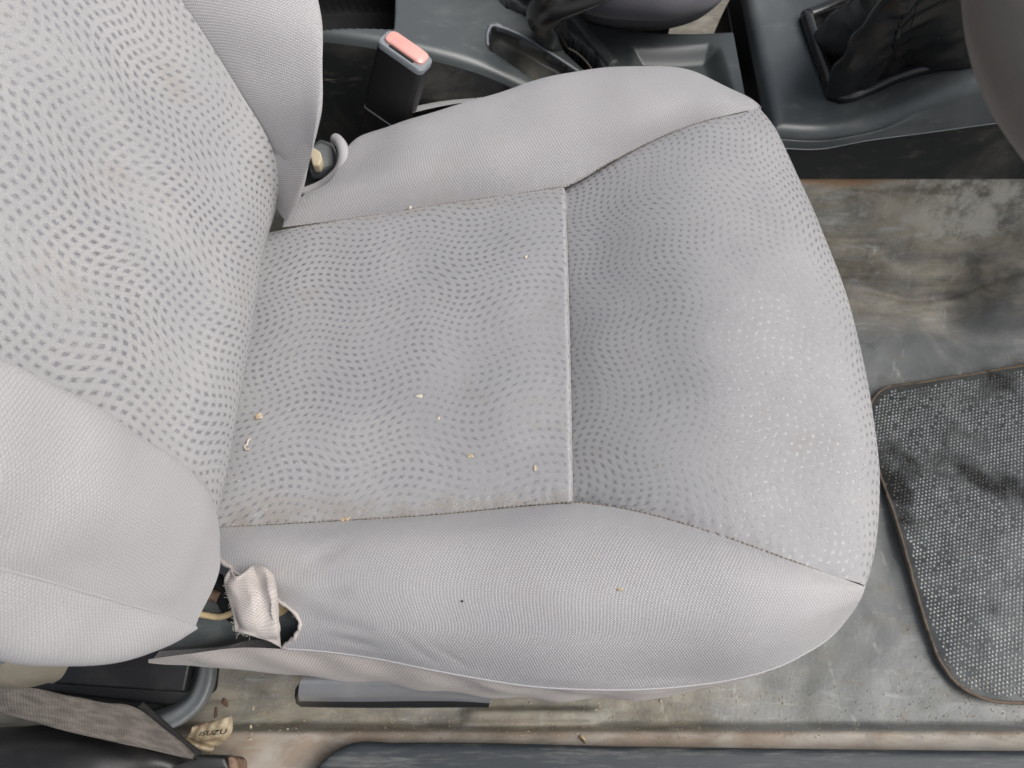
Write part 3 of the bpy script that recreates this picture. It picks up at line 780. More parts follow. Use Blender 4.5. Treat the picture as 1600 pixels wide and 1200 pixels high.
rim = on(Trear, (762, 72), (763, 50), (770, 41), (782, 44), (872, 92), (902, 112)); rim = [p + np.array([0, 0, .001]) for p in rim]
cpart(tube('pocket_rim', rim, .0016, M['bezel'], n=40, k=6), 'worn pale rim of the side pocket')
sl = on(Trear, (872, 62), (905, 78), (922, 96), (930, 112)); cpart(tube('slot_seal', [p - np.array([0, 0, .006]) for p in sl], .0011, M['tan'], n=30, k=6))
ridge = on(Trear, (893, 24), (905, 40), (925, 66), (945, 88), (958, 104)); cpart(tube('slot_trim', [p + np.array([0, 0, .0005]) for p in ridge], .0075, M['console'], n=30, k=10))

# handbrake
hb_ = empty('handbrake_lever', (0, .68, .26)); tag(hb_, 'dark worn handbrake lever rising from the console slot', 'handbrake')
g = tube('grip', [P(868, 62, .235), P(856, 34, .30), P(850, 20, .325), P(872, 2, .345), P(920, -18, .36), P(1000, -60, .37)], [.0165] * 30, M['leather'], n=30, k=14)
g.parent = hb_; g.matrix_parent_inverse = Matrix.Translation((0, -.68, -.26))

# front housing with the gaiter
FX = [.20, .262, .325, .365, .405, .45, .60, .75]; FZ = [.228, .228, .226, .238, .268, .291, .312, .32]
def Tfront(x): return hermite(FX, np.array(FZ), np.clip(np.atleast_1d(x), .2, .75))[0] if np.ndim(x) == 0 else hermite(FX, np.array(FZ), np.clip(x.ravel(), .2, .75)).reshape(x.shape)
gait = on(Tfront, (1250, 28), (1262, 24), (1330, -6), (1420, -40), (1600, -60), (1640, 60), (1525, 101), (1450, 112), (1400, 127), (1345, 150), (1312, 160), (1296, 154), (1284, 125))
front = field('console_housing', np.arange(.262, .70, .0025), np.arange(.565, .80, .0025), Tfront, [(gait, .022, .009, 0)], [M['console']], edge_r=.014, xr=1)
cpart(front, 'charcoal gear lever surround of the front console')
xs2 = np.linspace(.262, .70, 80)
lipz = lambda x: float(hermite([.20, .262, .32, .36, .42, .50, .75], np.array([.206, .207, .205, .216, .228, .244, .26]), np.array([x]))[0])
w1_ = [[np.array([x, .5652, float(Tfront(x)) - .0135]) for x in xs2], [np.array([x, .5625, (float(Tfront(x)) + lipz(x)) / 2]) for x in xs2], [np.array([x, .5605, lipz(x)]) for x in xs2]]
cpart(grid_obj('housing_flank', loftG(w1_, 80, 14), M['console'], flip=True))
cpart(tube('housing_edge', [np.array([x, .5607, lipz(x)]) for x in xs2], .0007, M['bezel'], k=6), 'fine light edge line under the housing')
w2_ = [[np.array([x, .564, lipz(x) + .001]) for x in xs2], [np.array([x, .563, .19]) for x in xs2], [np.array([x, .560, .160]) for x in xs2]]
cpart(grid_obj('side_panel', loftG(w2_, 80, 14), M['side'], flip=True), 'black side panel under the gear surround with dusty scuffs')
ysl = np.linspace(.5605, .80, 40)
w3 = [[np.array([.262, y, .2145]) for y in ysl], [np.array([.256, y, .19]) for y in ysl], [np.array([.252, y, .02]) for y in ysl]]
cpart(grid_obj('housing_end', loftG(w3, 40, 14), M['black']))
cpart(tube('housing_end_line', [np.array([.2565, .562, .190]), np.array([.2565, .80, .190])], .0012, M['bezel'], n=10, k=6))

# gaiter: leather skirt with pleats, rolled base
base = curve(gait + [gait[0]], 121)[:-1]
ctr = base.mean(0); topc = P(1440, -70, .46)
rings = []
for f, dz, sw in ((1.0, -.016, 0), (.985, .000, 0), (.955, .006, 0), (.915, .001, .2), (.86, -.010, .5), (.74, .012, 1), (.60, .045, 1), (.42, .085, .8), (.25, .13, .4), (.16, .18, .1)):
    k = 1 - f
    r = ctr + (base - ctr) * f; r[:, 2] = base[:, 2] * f + ctr[2] * k + dz
    r += (topc - ctr) * np.array([1, 1, 0]) * k ** 1.6
    ang = np.arctan2(base[:, 1] - ctr[1], base[:, 0] - ctr[0])
    pl = np.sin(ang * 5 + 1.1 + 1.2 * np.sin(ang * 2)) + .5 * np.sin(ang * 9 + .4)
    d = (r - (ctr + (topc - ctr) * k)); d[:, 2] = 0; d /= np.maximum(np.linalg.norm(d, axis=1, keepdims=True), 1e-6)
    r += d * (pl * .011 * sw)[:, None]; r[:, 2] += pl * .007 * sw
    rings.append(np.concatenate([r, r[:1]]))
G = hermite(np.arange(len(rings)), np.stack(rings), np.linspace(0, len(rings) - 1, 90))
G = G + normals(G) * (wob(G, .0016, .03, 31))[..., None]
cpart(grid_obj('gear_gaiter', G, M['leather'], flip=True), 'creased black leather gear gaiter')
cpart(tube('gaiter_roll', np.concatenate([ctr + (base - ctr) * .95, (ctr + (base - ctr) * .95)[:2]]) + np.array([0, 0, .003]), .0072, M['leather'], k=12), 'rolled leather base of the gaiter')
cpart(tube('gear_stick', [topc - np.array([0, 0, .03]), topc + np.array([.01, 0, .14])], .009, M['black'], n=8, k=12))
sm = base.copy(); 
cpart(tube('gaiter_seam', L((1340, 148, .2355), (1344, 136, .238), (1346, 124, .2385), (1338, 112, .232), (1322, 100, .229)), .0007, M['thread'], n=20, k=5))

# passenger seat edge beyond the console
ps = empty('passenger_seat', (.05, .95, 0)); tag(ps, 'dark grey passenger seat cushion edge beyond the console', 'car seat')
pc = [L((700, -60, .22), (800, -30, .235), (870, -2, .235), (930, 24, .235), (1000, 30, .235), (1060, 28, .235), (1110, 14, .236), (1140, -14, .236), (1160, -80, .236)),
      L((700, -90, .30), (800, -60, .305), (870, -20, .305), (940, 8, .305), (1000, 12, .305), (1050, 8, .305), (1090, -8, .305), (1115, -40, .30), (1130, -100, .29)),
      L((700, -160, .34), (800, -140, .345), (870, -110, .345), (940, -80, .345), (1000, -75, .345), (1040, -80, .345), (1070, -100, .34), (1090, -140, .33), (1100, -200, .32))]
lowp = [p + np.array([0, .035, -.04]) for p in pc[0]]; lowp2 = [p + np.array([0, .08, -.08]) for p in pc[0]]
backp = [np.array([p[0], 1.25, .33]) for p in pc[2]]
o = grid_obj('cushion', loftG([lowp2, lowp, pc[0], pc[1], pc[2], backp], 80, 90), M['knit_dark'], flip=True)
o.parent = ps; o.matrix_parent_inverse = Matrix.Translation((-.05, -.95, 0))
bb = prism('base', [(-.2, .82, 0), (.2, .82, 0), (.2, 1.2, 0), (-.2, 1.2, 0)], .005, .16, M['black'], bev=.005)
bb.parent = ps; bb.matrix_parent_inverse = Matrix.Translation((-.05, -.95, 0))

# ------------------------------------------------------------------ seat belt buckle
bk = empty('belt_buckle', P(600, 190, .2)); tag(bk, 'black seat belt buckle with red release button beside the cushion', 'buckle')
def bpart(o, parent=None):
    o.parent = parent or bk
    if parent is None: o.matrix_parent_inverse = Matrix.Translation(-bk.location)
    return o
# axis: from the seat gap up and forward, leaning to the console
A0, A1 = P(607, 178, .272), P(634, 78, .345)
ax = A1 - A0; ln = np.linalg.norm(ax); ax /= ln
wd = P(672, 96, .345) - P(598, 68, .345); wd -= ax * (wd @ ax); W = np.linalg.norm(wd) / 2; wd /= np.linalg.norm(wd)
th_ = np.cross(ax, wd); 
if th_[1] > 0: th_ = -th_
def rrect(c, a, b, r, n=6):
    out = []
    for (sx, sy, a0) in ((1, 1, 0), (-1, 1, 90), (-1, -1, 180), (1, -1, 270)):
        for k in range(n + 1):
            w = R(a0 + 90 * k / n); out.append(c + wd * (sx * (a - r) + math.cos(w) * r) + th_ * (sy * (b - r) + math.sin(w) * r))
    return out
def loops(name, secs, mat):
    k = len(secs[0]); V = [p for s_ in secs for p in s_]; F = []
    for i in range(len(secs) - 1):
        for j in range(k): F.append((i*k + j, i*k + (j+1) % k, (i+1)*k + (j+1) % k, (i+1)*k + j))
    F.append(tuple(range(k))[::-1]); F.append(tuple(range((len(secs)-1)*k, len(secs)*k)))
    o = mesh_obj(name, V, F, mat)
    bm = bmesh.new(); bm.from_mesh(o.data); bmesh.ops.recalc_face_normals(bm, faces=bm.faces[:]); bm.to_mesh(o.data); bm.free()
    md = o.modifiers.new('edges', 'EDGE_SPLIT'); md.split_angle = R(40)
    return o
T_ = .0105
bpart(loops('body', [rrect(A0 + ax * ln * f, W * a, T_ * b, .004) for f, a, b in ((0, .96, .95), (.06, 1, 1), (.85, 1.0, 1), (.93, 1.0, 1))], M['black']))
bz = bpart(loops('bezel', [rrect(A0 + ax * ln * f, W * a, T_ * b, .006) for f, a, b in ((.93, 1.03, 1.06), (.985, 1.03, 1.06), (1.0, .99, .98))], M['bezel']))
c_ = A0 + ax * ln - th_ * .0015
bt = bpart(loops('release_button', [rrect(c_ + ax * d_, W * a, T_ * .74 * b, .005) for d_, a, b in ((-.004, .86, 1), (.0022, .86, 1), (.0034, .80, .86))], M['red'])); bt['label'] = 'faded red release button'
sl_ = A0 + ax * ln + th_ * .0072
bpart(loops('tongue_slot', [rrect(sl_ + ax * d_, W * .55, .0012, .0010) for d_ in (-.004, .0006)], M['void']))
bpart(loops('sleeve', [rrect(A0 - ax * .03, W * .55, T_ * .6, .003), rrect(A0 - ax * .016, W * .92, T_ * .95, .004), rrect(A0 - ax * .001, W * .97, T_ * .98, .004)], M['black']))
bpart(loops('sleeve_ridge', [rrect(A0 - ax * .0006, W * .985, T_ * 1.02, .004), rrect(A0 + ax * .0008, W * .985, T_ * 1.02, .004)], M['bezel']))
bpart(tube('stalk', [A0 - ax * .02, A0 - ax * .06 + np.array([0, .0, -.04]), A0 - ax * .08 + np.array([0, 0, -.14])], .007, M['greymetal'], n=12))

# ------------------------------------------------------------------ floor mat
mo = [(1385, 605), (1440, 597), (1520, 584), (1600, 571), (1760, 545), (1790, 570), (1800, 1080), (1770, 1100), (1600, 1099), (1545, 1094), (1500, 1073), (1472, 1040), (1455, 1000), (1430, 920), (1402, 820), (1376, 745), (1360, 690), (1358, 640), (1368, 618)]
MZ = .009
mpts = [P(x, y, MZ) for x, y in mo]
mt = empty('floor_mat', P(1560, 850, 0)); tag(mt, 'grey studded rubber floor mat with brown edging in the driver footwell', 'floor mat')
inv = Matrix.Translation(-mt.location)
oc = curve(mpts + [mpts[0]], 160)[:-1]
o = prism('mat_sheet', oc, -.006, 0, M['mat'], bev=0); o.parent = mt; o.matrix_parent_inverse = inv
o = tube('edging', np.concatenate([oc, oc[:2]]) + np.array([0, 0, .0003]) + RNG.normal(size=(161, 3)) * .00025, .0016, M['trim'], k=8); o.parent = mt; o.matrix_parent_inverse = inv
bb0, bb1 = oc.min(0), oc.max(0); pit = .0042
gx, gy = np.meshgrid(np.arange(bb0[0], bb1[0], pit), np.arange(bb0[1], bb1[1], pit * .866), indexing='ij')
gx = gx + (np.arange(gx.shape[1]) % 2)[None, :] * pit / 2
a_ = R(12); cx_, cy_ = (bb0 + bb1)[:2] / 2
rx_ = cx_ + (gx - cx_) * math.cos(a_) - (gy - cy_) * math.sin(a_); ry_ = cy_ + (gx - cx_) * math.sin(a_) + (gy - cy_) * math.cos(a_)
ok = sdist(rx_, ry_, oc) < -.006
V, F = [], []
for x, y in zip(rx_[ok], ry_[ok]):
    if RNG.random() < .05: continue
    b = len(V); r0 = .00128 * RNG.uniform(.75, 1.12); x += RNG.normal() * .00015; y += RNG.normal() * .00015
    for rr, zz in ((1, 0), (.8, .0008)):
        for k in range(7): V.append((x + rr * r0 * math.cos(k * TAU / 7), y + rr * r0 * math.sin(k * TAU / 7), MZ + zz))
    V.append((x, y, MZ + .0012))
    for k in range(7):
        F.append((b + k, b + (k + 1) % 7, b + 7 + (k + 1) % 7, b + 7 + k)); F.append((b + 7 + k, b + 7 + (k + 1) % 7, b + 14))
o = mesh_obj('studs', V, F, M['stud']); o.parent = mt; o.matrix_parent_inverse = inv; o['kind'] = 'stuff'

# ------------------------------------------------------------------ steering wheel
swc = Vector((.311, .252, .735)); tilt = R(56)
sw_ = empty('steering_wheel', swc); tag(sw_, 'taupe steering wheel rim close to the camera', 'steering wheel')
up_ = np.array([math.cos(tilt), 0, math.sin(tilt)]); sd_ = np.array([0, 1.0, 0])
RW, rw = .185, .0165
V, F = [], []; nw, kw = 120, 20; nax = np.cross(up_, sd_)
for i in range(nw):
    w = TAU * i / nw; rad = -up_ * math.cos(w) + sd_ * math.sin(w)
    for j in range(kw):
        q = TAU * j / kw; V.append(rad * (RW + rw * math.cos(q)) + nax * rw * 1.05 * math.sin(q))
for i in range(nw):
    for j in range(kw): F.append((i*kw + j, ((i+1) % nw)*kw + j, ((i+1) % nw)*kw + (j+1) % kw, i*kw + (j+1) % kw))
o = mesh_obj('rim', V, F, M['wheel'], sw_)
hubc = nax * .03
lump_o = loops('hub', [[np.array(hubc) * f + (up_ * math.cos(TAU * k / 24) * a + sd_ * math.sin(TAU * k / 24) * a * 1.2) for k in range(24)] for f, a in ((1.6, .05), (1.0, .07), (.2, .062))], M['black']); lump_o.parent = sw_
for e in ((0, 1), (0, -1), (-1, 0)):
    o = tube('spoke', [hubc * .8 + up_ * e[0] * .05 + sd_ * e[1] * .05, up_ * e[0] * .12 + sd_ * e[1] * .12 + hubc * .3, (up_ * e[0] + sd_ * e[1]) * .183], [.016, .013, .011], M['black'], k=10); o.parent = sw_

# ------------------------------------------------------------------ door sill and rear corner
sp = [P(486, 1211, .046), P(520, 1179, .046), P(545, 1167, .046), P(620, 1165, .046), P(1000, 1171, .046), P(1400, 1176, .046), P(1750, 1179, .046)]
s2 = [p + np.array([.0, -.012, .001]) for p in sp]; s3 = [p + np.array([0, -.03, .001]) for p in sp]; s4 = [np.array([p[0], -.10, .03]) for p in sp]
s0 = [p + np.array([0, .0, -.02]) for p in sp]
o = grid_obj('door_sill_trim', loftG([s0, sp, s2, s3, s4], 160, 40), M['sill']); tag(o, 'scuffed blue-black plastic sill trim along the door opening', 'sill trim')

box = empty('rear_floor_cover', P(200, 1070, 0)); tag(box, 'black plastic floor cover with grey rim below the rear seat corner', 'cover')
binv = Matrix.Translation(-box.location)
def xp(o, label=None):
    o.parent = box; o.matrix_parent_inverse = binv
    if label: o['label'] = label
    return o
xp(prism('lid', [P(60, 1010, .125), P(300, 1020, .125), P(287, 1081, .118), P(150, 1072, .118), P(60, 1066, .118)], -.012, 0, M['black'], bev=.002))
xp(prism('ledge', [P(40, 1060, .104), P(300, 1076, .104), P(300, 1096, .100), P(285, 1104, .100), P(150, 1090, .100), P(40, 1078, .100)], -.02, 0, M['black'], bev=.003))
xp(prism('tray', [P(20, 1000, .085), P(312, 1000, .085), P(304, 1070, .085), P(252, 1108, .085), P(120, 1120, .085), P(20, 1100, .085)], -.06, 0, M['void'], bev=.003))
gb = loftG([L((306, 1030, .090), (300, 1060, .090), (288, 1082, .090), (264, 1101, .090), (226, 1114, .090)),
            L((311, 1030, .108), (305, 1064, .108), (293, 1089, .108), (269, 1108, .108), (234, 1122, .108)),
            L((322, 1030, .112), (317, 1069, .112), (304, 1096, .112), (280, 1118, .112), (248, 1134, .112)),
            L((334, 1030, .110), (329, 1074, .110), (315, 1103, .110), (289, 1127, .110), (258, 1143, .110)),
            L((338, 1030, .100), (333, 1075, .100), (318, 1104, .100), (291, 1128, .100), (260, 1143, .100)),
            L((338, 1030, .03), (332, 1073, .03), (317, 1101, .03), (290, 1122, .03), (262, 1138, .03))], 50, 60, t=[0, 1, 2.4, 3.6, 4.2, 6])
xp(grid_obj('rim', gb, M['greymetal'], flip=False), 'grey curved rim of the floor cover')

rb = empty('recliner_foot', P(50, 1045, .15)); tag(rb, 'dusty olive-tan plastic bracket below the backrest at the left edge', 'bracket')
tb = loftG([L((-60, 990, .23), (30, 1000, .235), (112, 1010, .23)), L((-60, 1020, .232), (20, 1030, .236), (110, 1032, .225)), L((-60, 1055, .225), (25, 1058, .226), (100, 1054, .215)),
            L((-60, 1072, .205), (25, 1072, .205), (86, 1066, .200)), L((-60, 1072, .17), (25, 1072, .17), (86, 1066, .17))], 40, 40)
tb = add_uneven(tb, .002, .04, 41)
o = grid_obj('shell', tb, M['tan']); o.parent = rb; o.matrix_parent_inverse = Matrix.Translation(-rb.location)
o = tube('pin', L((-20, 1012, .245), (4, 1022, .245), (10, 1034, .243)), .006, M['greymetal'], n=12, k=10); o.parent = rb; o.matrix_parent_inverse = Matrix.Translation(-rb.location)

# belt webbing: a flat strip, folded at its end
be1 = L((-80, 1062, .215), (0, 1071, .205), (40, 1073, .20), (100, 1086, .185), (160, 1097, .165), (205, 1103, .148), (222, 1111, .140), (240, 1126, .128), (268, 1150, .110), (303, 1180, .085))
be2 = L((-80, 1090, .205), (0, 1111, .195), (40, 1122, .190), (100, 1139, .175), (160, 1153, .155), (205, 1163, .138), (230, 1168, .128), (255, 1174, .115), (280, 1180, .100), (301, 1184, .083))
mid_ = [(a * .5 + b * .5) + np.array([0, 0, .002]) for a, b in zip(curve(be1, 10), curve(be2, 10))]
G = loftG([be1, mid_, be2], 120, 24); G = add_uneven(G, .0008, .03, 43)
bw = empty('seat_belt', P(150, 1130, .15)); tag(bw, 'faded brown-grey seat belt webbing at the lower left', 'seat belt')
o = solidify(grid_obj('webbing', G, M['belt'], flip=False), .0014); o.parent = bw; o.matrix_parent_inverse = Matrix.Translation(-bw.location)
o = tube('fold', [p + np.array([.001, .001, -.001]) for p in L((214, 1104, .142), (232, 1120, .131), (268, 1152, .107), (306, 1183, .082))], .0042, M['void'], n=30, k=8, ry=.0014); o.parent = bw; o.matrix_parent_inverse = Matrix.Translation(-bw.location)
o = tube('selvedge', curve(be2, 60) + np.array([0, 0, .0006]), .0011, M['belt'], k=6); o.parent = bw; o.matrix_parent_inverse = Matrix.Translation(-bw.location)

# pillar trim and belt anchor
pt = [L((-80, 1154, .13), (0, 1151, .13), (60, 1149, .13), (120, 1151, .128), (180, 1161, .122), (225, 1178, .112), (262, 1202, .10)),
      L((-80, 1165, .140), (0, 1162, .140), (60, 1161, .140), (120, 1164, .138), (175, 1174, .130), (215, 1190, .118), (245, 1210, .10)),
      L((-80, 1210, .145), (0, 1210, .145), (60, 1210, .145), (110, 1212, .142), (160, 1218, .135), (195, 1226, .12), (220, 1240, .10)),
      L((-80, 1300, .12), (0, 1300, .12), (60, 1300, .12), (110, 1300, .118), (150, 1300, .11), (180, 1300, .10), (200, 1300, .09))]
lowt = [p + np.array([0, .004, -.10]) for p in pt[0]]
o = grid_obj('pillar_trim', loftG([lowt] + pt, 60, 50), M['black']); tag(o, 'dark curved plastic pillar trim in the lower left corner', 'trim')
an = empty('belt_anchor', P(320, 1190, .05)); tag(an, 'black belt anchor bar with a rusty end beside the sill', 'belt anchor')
ainv = Matrix.Translation(-an.location)
o = prism('bar', [P(225, 1168, .075), P(300, 1178, .072), P(352, 1180, .068), P(360, 1205, .065), P(250, 1215, .07)], -.03, 0, M['black'], bev=.004); o.parent = an; o.matrix_parent_inverse = ainv
o = prism('bar_end', [P(353, 1181, .068), P(365, 1182, .066), P(371, 1190, .064), P(371, 1210, .062), P(358, 1210, .064)], -.03, 0, M['rust'], bev=.003); o.parent = an; o.matrix_parent_inverse = ainv
o['label'] = 'rusty end of the anchor bar'

# ------------------------------------------------------------------ creased label with lettering
lg = empty('loose_label', P(325, 1150, .05)); tag(lg, 'creased cream label with black lettering lying by the sill', 'label')
linv = Matrix.Translation(-lg.location)
LG = loftG([L((300, 1136, .062), (330, 1127, .066), (362, 1119, .068)), L((296, 1146, .060), (330, 1140, .065), (364, 1135, .063)), L((292, 1153, .056), (325, 1155, .058), (357, 1152, .055)), L((305, 1160, .048), (325, 1165, .050), (340, 1166, .048))], 40, 30)
LG = add_uneven(LG, .0008, .012, 45)
o = solidify(grid_obj('sheet', LG, M['paper'], flip=True), .0005); o.parent = lg; o.matrix_parent_inverse = linv
LF = loftG([L((283, 1150, .060), (300, 1156, .058), (336, 1166, .050)), L((286, 1157, .064), (305, 1164, .062), (333, 1172, .056)), L((294, 1164, .060), (310, 1171, .058), (327, 1178, .052))], 30, 16)
o = solidify(grid_obj('folded_corner', LF, M['paper'], flip=True), .0005); o.parent = lg; o.matrix_parent_inverse = linv
tc = bpy.data.curves.new('lettering', 'FONT'); tc.body = 'ISUZU'; tc.size = 1.0; tc.shear = .25; tc.offset = .012; tc.extrude = .004
to = bpy.data.objects.new('lettering_tmp', tc); COL.objects.link(to)
bpy.context.view_layer.update()
me = bpy.data.meshes.new_from_object(to.evaluated_get(bpy.context.evaluated_depsgraph_get())); bpy.data.objects.remove(to)
co = np.array([v.co[:] for v in me.vertices]); mn, mx_ = co.min(0), co.max(0)
o0, ox, oy = P(307, 1150.5, .0655), P(351, 1146, .0655), P(309, 1143, .0675)
sx, sy = (co[:, 0] - mn[0]) / (mx_[0] - mn[0]), (co[:, 1] - mn[1]) / (mx_[1] - mn[1])
W3 = o0 + sx[:, None] * (ox - o0) + sy[:, None] * (oy - o0) + np.array([0, 0, 1]) * (co[:, 2:3] * .05)
from mathutils.bvhtree import BVHTree
nu_, nv_ = LG.shape[:2]; ii = np.arange(nu_ * nv_).reshape(nu_, nv_)
bt_ = BVHTree.FromPolygons([Vector(p) for p in LG.reshape(-1, 3)], np.stack([ii[:-1, :-1], ii[1:, :-1], ii[1:, 1:], ii[:-1, 1:]], 2).reshape(-1, 4).tolist())
for v, w, c in zip(me.vertices, W3, co):
    h_ = bt_.ray_cast(Vector((w[0], w[1], .2)), Vector((0, 0, -1)))[0]
    v.co = Vector((w[0], w[1], (h_.z if h_ else w[2]) + (.0004 if c[2] > 0 else .0001)))
me.materials.clear(); me.materials.append(M['ink'])
o = bpy.data.objects.new('lettering', me); link(o, lg); o.matrix_parent_inverse = linv

# ------------------------------------------------------------------ loose crumbs and debris
bpy.context.view_layer.update()
DG = bpy.context.evaluated_depsgraph_get()
def drop(px, py):
    r = Vector(ray(px, py)).normalized()
    hit, loc, nor, *_ = sc.ray_cast(DG, Vector(C0), r)
    return loc, (nor if nor.z > 0 else -nor)
def crumb(px, py, size, mat, seed, name, label, cat, group=None, amp=.5, sub=2):
    loc, nor = drop(px, py)
    size = tuple(x * .74 for x in size)
    o = lump(name, loc + nor * min(size) * .4, size, mat, seed, sub, amp)
    r_ = np.random.default_rng(seed + 500)
    for v_ in o.data.vertices: v_.co *= 1 + r_.uniform(-.22, .22)
    o.data.polygons.foreach_set('use_smooth', np.zeros(len(o.data.polygons), bool)); tag(o, label, cat, group); return o
crumb(405, 652, (.0042, .0032, .0026), M['crumb'], 1, 'crumb', 'largest tan crumb on the insert close to the backrest', 'crumb')
crumb(537, 812, (.0036, .0020, .0016), M['crumb'], 2, 'crumb', 'tan flake on the seam between insert and door-side bolster', 'crumb', amp=.8)
crumb(545, 811, (.0026, .0016, .0014), M['crumb'], 12, 'crumb', 'smaller flake touching the tan flake on the bolster seam', 'crumb', amp=.8)
crumb(735, 712, (.0030, .0028, .0010), M['crumb'], 3, 'crumb', 'flat orange-tan crumb near the door-side end of the insert', 'crumb')
crumb(836, 732, (.0013, .0024, .0012), M['crumb'], 4, 'crumb', 'slim pale crumb near the front door-side corner of the insert', 'crumb')
crumb(822, 402, (.0026, .0016, .0014), M['pale'], 5, 'crumb', 'pale crumb near the front console-side corner of the insert', 'crumb')
crumb(641, 324, (.0026, .0013, .0013), M['pale'], 6, 'crumb', 'pale crumb on the seam with the console-side bolster', 'crumb')
crumb(656, 619, (.0030, .0016, .0006), M['pale'], 7, 'crumb', 'flat whitish crumb smear in the middle of the insert', 'crumb', amp=.9)
crumb(685, 654, (.0014, .0016, .0008), M['pale'], 8, 'crumb', 'small cream crumb just below the middle of the insert', 'crumb')
crumb(968, 921, (.0013, .0022, .0012), M['crumb'], 9, 'crumb', 'brown grain on the crown of the door-side bolster', 'crumb')
crumb(722, 939, (.0010, .0011, .0009), M['dark_speck'], 10, 'dark_grain', 'single black grain on the door-side bolster', 'grain')
crumb(1030, 727, (.0010, .0010, .0009), M['crumb'], 11, 'crumb', 'tiny tan grain on the thigh panel near the bolster seam', 'crumb')
wp = []
for px, py in ((393, 686), (389, 690), (388, 695), (384, 698), (386, 703), (391, 703)):
    l, n_ = drop(px, py); wp.append(np.array(l + n_ * .0016))
o = tube('curled_shaving', wp, .0007, M['pale'], n=30, k=6); tag(o, 'curled cream shaving beside the backrest foot', 'shaving')
for k, (px, py) in enumerate(((452, 640), (469, 677), (425, 689), (480, 638), (536, 668), (518, 695), (398, 762), (447, 767), (613, 644), (619, 649), (573, 599), (627, 605), (690, 655), (618, 689), (722, 767), (580, 386), (498, 372), (690, 435), (745, 402), (494, 622), (548, 520), (515, 507), (560, 800), (660, 795), (1275, 893), (1265, 905), (1172, 990), (812, 1030), (385, 645))):
    crumb(px, py, (.0006, .0005, .0004), M['pale'], 50 + k, 'lint_speck', 'tiny white lint speck scattered on the seat cloth', 'lint', 'lint specks on the seat', sub=1)
fl_ = [(395, 1106, .0028, 'round tan chip on the floor behind the lever'), (392, 1138, .0034, 'long tan chip on the floor beside the label'), (391, 1155, .0024, 'small tan chip on the floor nearest the sill'), (449, 1140, .0020, 'orange-tan grain on the floor below the lever end'), (437, 1142, .0013, 'tiny tan grain left of the orange grain on the floor')]
for k, (px, py, s_, lb) in enumerate(fl_):
    crumb(px, py, (s_ * .6, s_, s_ * .4), M['crumb'], 80 + k, 'floor_chip', lb, 'chip')
for k, (px, py, s_, lb) in enumerate([(316, 1132, .0040, 'rust flake by the grey rim behind the label'), (338, 1115, .0060, 'largest rust flake between grey rim and label'), (351, 1098, .0050, 'rust flake farthest from the label'), (296, 1140, .003, 'rust crumb at the fold of the belt')]):
    crumb(px, py, (s_, s_ * .6, s_ * .35), M['rust'], 90 + k, 'rust_flake', lb, 'rust flake', amp=.8)
crumb(910, 1153, (.006, .0025, .003), M['foam'], 95, 'dirt_clod', 'tan dirt clod on the edge of the sill trim', 'dirt clod', amp=.9)

# sandy grit lying on the floor, thicker along the sill and the mat edge
V, F = [], []
for k in range(2600):
    m_ = RNG.random()
    if m_ < .45: x, y = RNG.uniform(-.25, .62), .012 + abs(RNG.normal()) * .03
    elif m_ < .7:
        q_ = oc[RNG.integers(0, len(oc))]; x, y = q_[0] + RNG.normal() * .012, q_[1] + RNG.normal() * .012
    else: x, y = RNG.uniform(.15, .65), RNG.uniform(.03, .52)
    hit = sc.ray_cast(DG, Vector((x, y, .14)), Vector((0, 0, -1)))
    if not hit[0] or hit[4] is None or hit[4].name.split('.')[0] not in ('floor', 'mat_sheet', 'studs'): continue
    r_ = RNG.uniform(.0003, .0009) * (1.5 if RNG.random() < .05 else 1); b = len(V); c_ = np.array(hit[1]) + np.array([0, 0, r_ * .4])
    for d_ in ((1, 0, 0), (-1, 0, 0), (0, 1, 0), (0, -1, 0), (0, 0, 1), (0, 0, -1)): V.append(c_ + np.array(d_) * r_ * RNG.uniform(.6, 1.3))
    for a0 in ((0, 2), (2, 1), (1, 3), (3, 0)): F.append((b + a0[0], b + a0[1], b + 4)); F.append((b + a0[1], b + a0[0], b + 5))
o = mesh_obj('floor_grit', V, F, M['crumb'], smooth_=False)
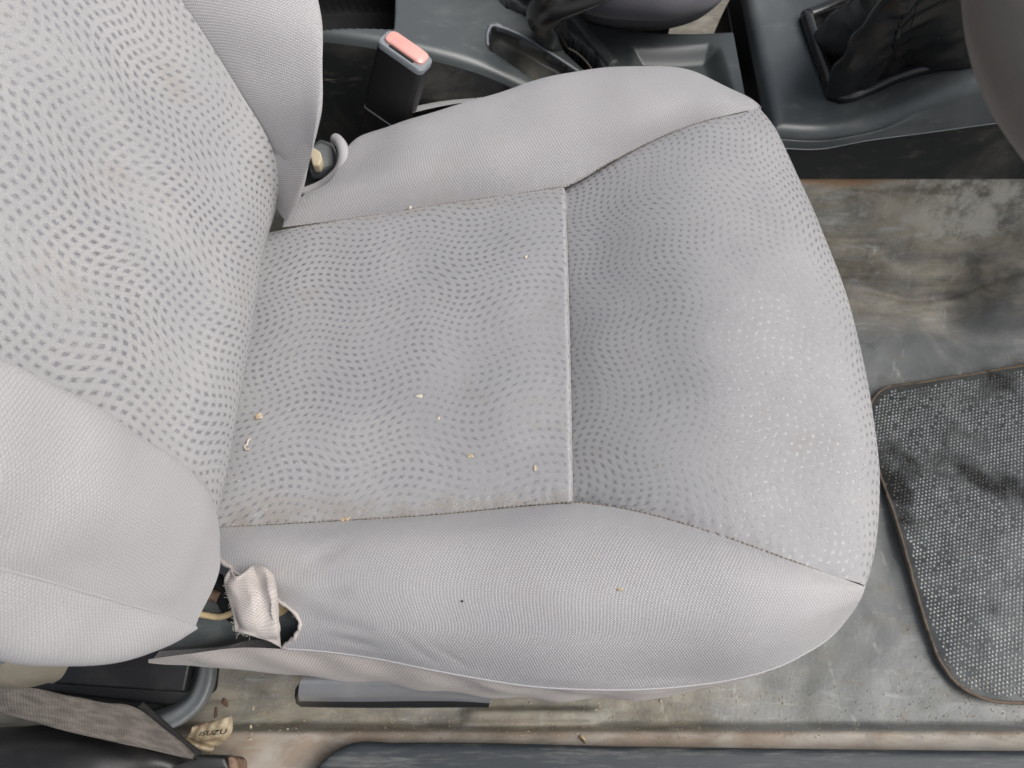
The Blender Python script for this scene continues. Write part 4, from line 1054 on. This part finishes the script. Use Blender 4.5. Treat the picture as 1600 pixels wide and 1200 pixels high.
tag(o, 'sandy grit scattered over the floor and along the sill', 'grit', kind='stuff')

# centre stack of the dashboard ahead of the gear lever: it shades the footwell
def rb(x0, x1, y0, y1, z0, z1): return [(x0, y0, z0), (x1, y0, z0), (x1, y1, z0), (x0, y1, z0)]
ds = empty('dashboard', (.85, .6, 0)); tag(ds, 'dark plastic dashboard stack ahead of the gear lever', 'dashboard')
for nm, (x0, x1, y0, y1, z0, z1) in (('centre_stack', (.84, 1.0, .50, .86, .20, .62)), ('upper_dash', (.86, 1.15, .10, 1.3, .62, .78)), ('knee_panel', (.92, 1.05, .14, .50, .48, .62))):
    o = prism(nm, rb(x0, x1, y0, y1, 0, 0), z0, z1, M['console'], bev=.02, seg=4); o.parent = ds; o.matrix_parent_inverse = Matrix.Translation((-.85, -.6, 0))

V, F = [], []
for k in range(420):
    m_ = RNG.random()
    if m_ < .4: px, py = RNG.uniform(360, 890), 0; py = 822 - (px - 345) * .072 - abs(RNG.normal()) * 14
    elif m_ < .6: px = RNG.uniform(440, 880); py = 356 - (px - 440) * .154 + abs(RNG.normal()) * 8
    elif m_ < .85: py = RNG.uniform(420, 810); px = 450 - (py - 340) * .21 + abs(RNG.normal()) * 60
    else: px, py = RNG.uniform(400, 1250), RNG.uniform(350, 1000)
    hit = sc.ray_cast(DG, Vector(C0), Vector(ray(px, py)).normalized())
    if not hit[0]: continue
    r_ = RNG.uniform(.00018, .00045); b = len(V); c_ = np.array(hit[1]) + np.array(hit[2]) * r_ * .3
    for d_ in ((1, 0, 0), (-1, 0, 0), (0, 1, 0), (0, -1, 0), (0, 0, 1), (0, 0, -1)): V.append(c_ + np.array(d_) * r_ * RNG.uniform(.5, 1.5))
    for a0 in ((0, 2), (2, 1), (1, 3), (3, 0)): F.append((b + a0[0], b + a0[1], b + 4)); F.append((b + a0[1], b + a0[0], b + 5))
o = mesh_obj('seat_dust', V, F, M['pale'], smooth_=False)
tag(o, 'fine pale dust caught in the seat seams and crease', 'dust', kind='stuff')
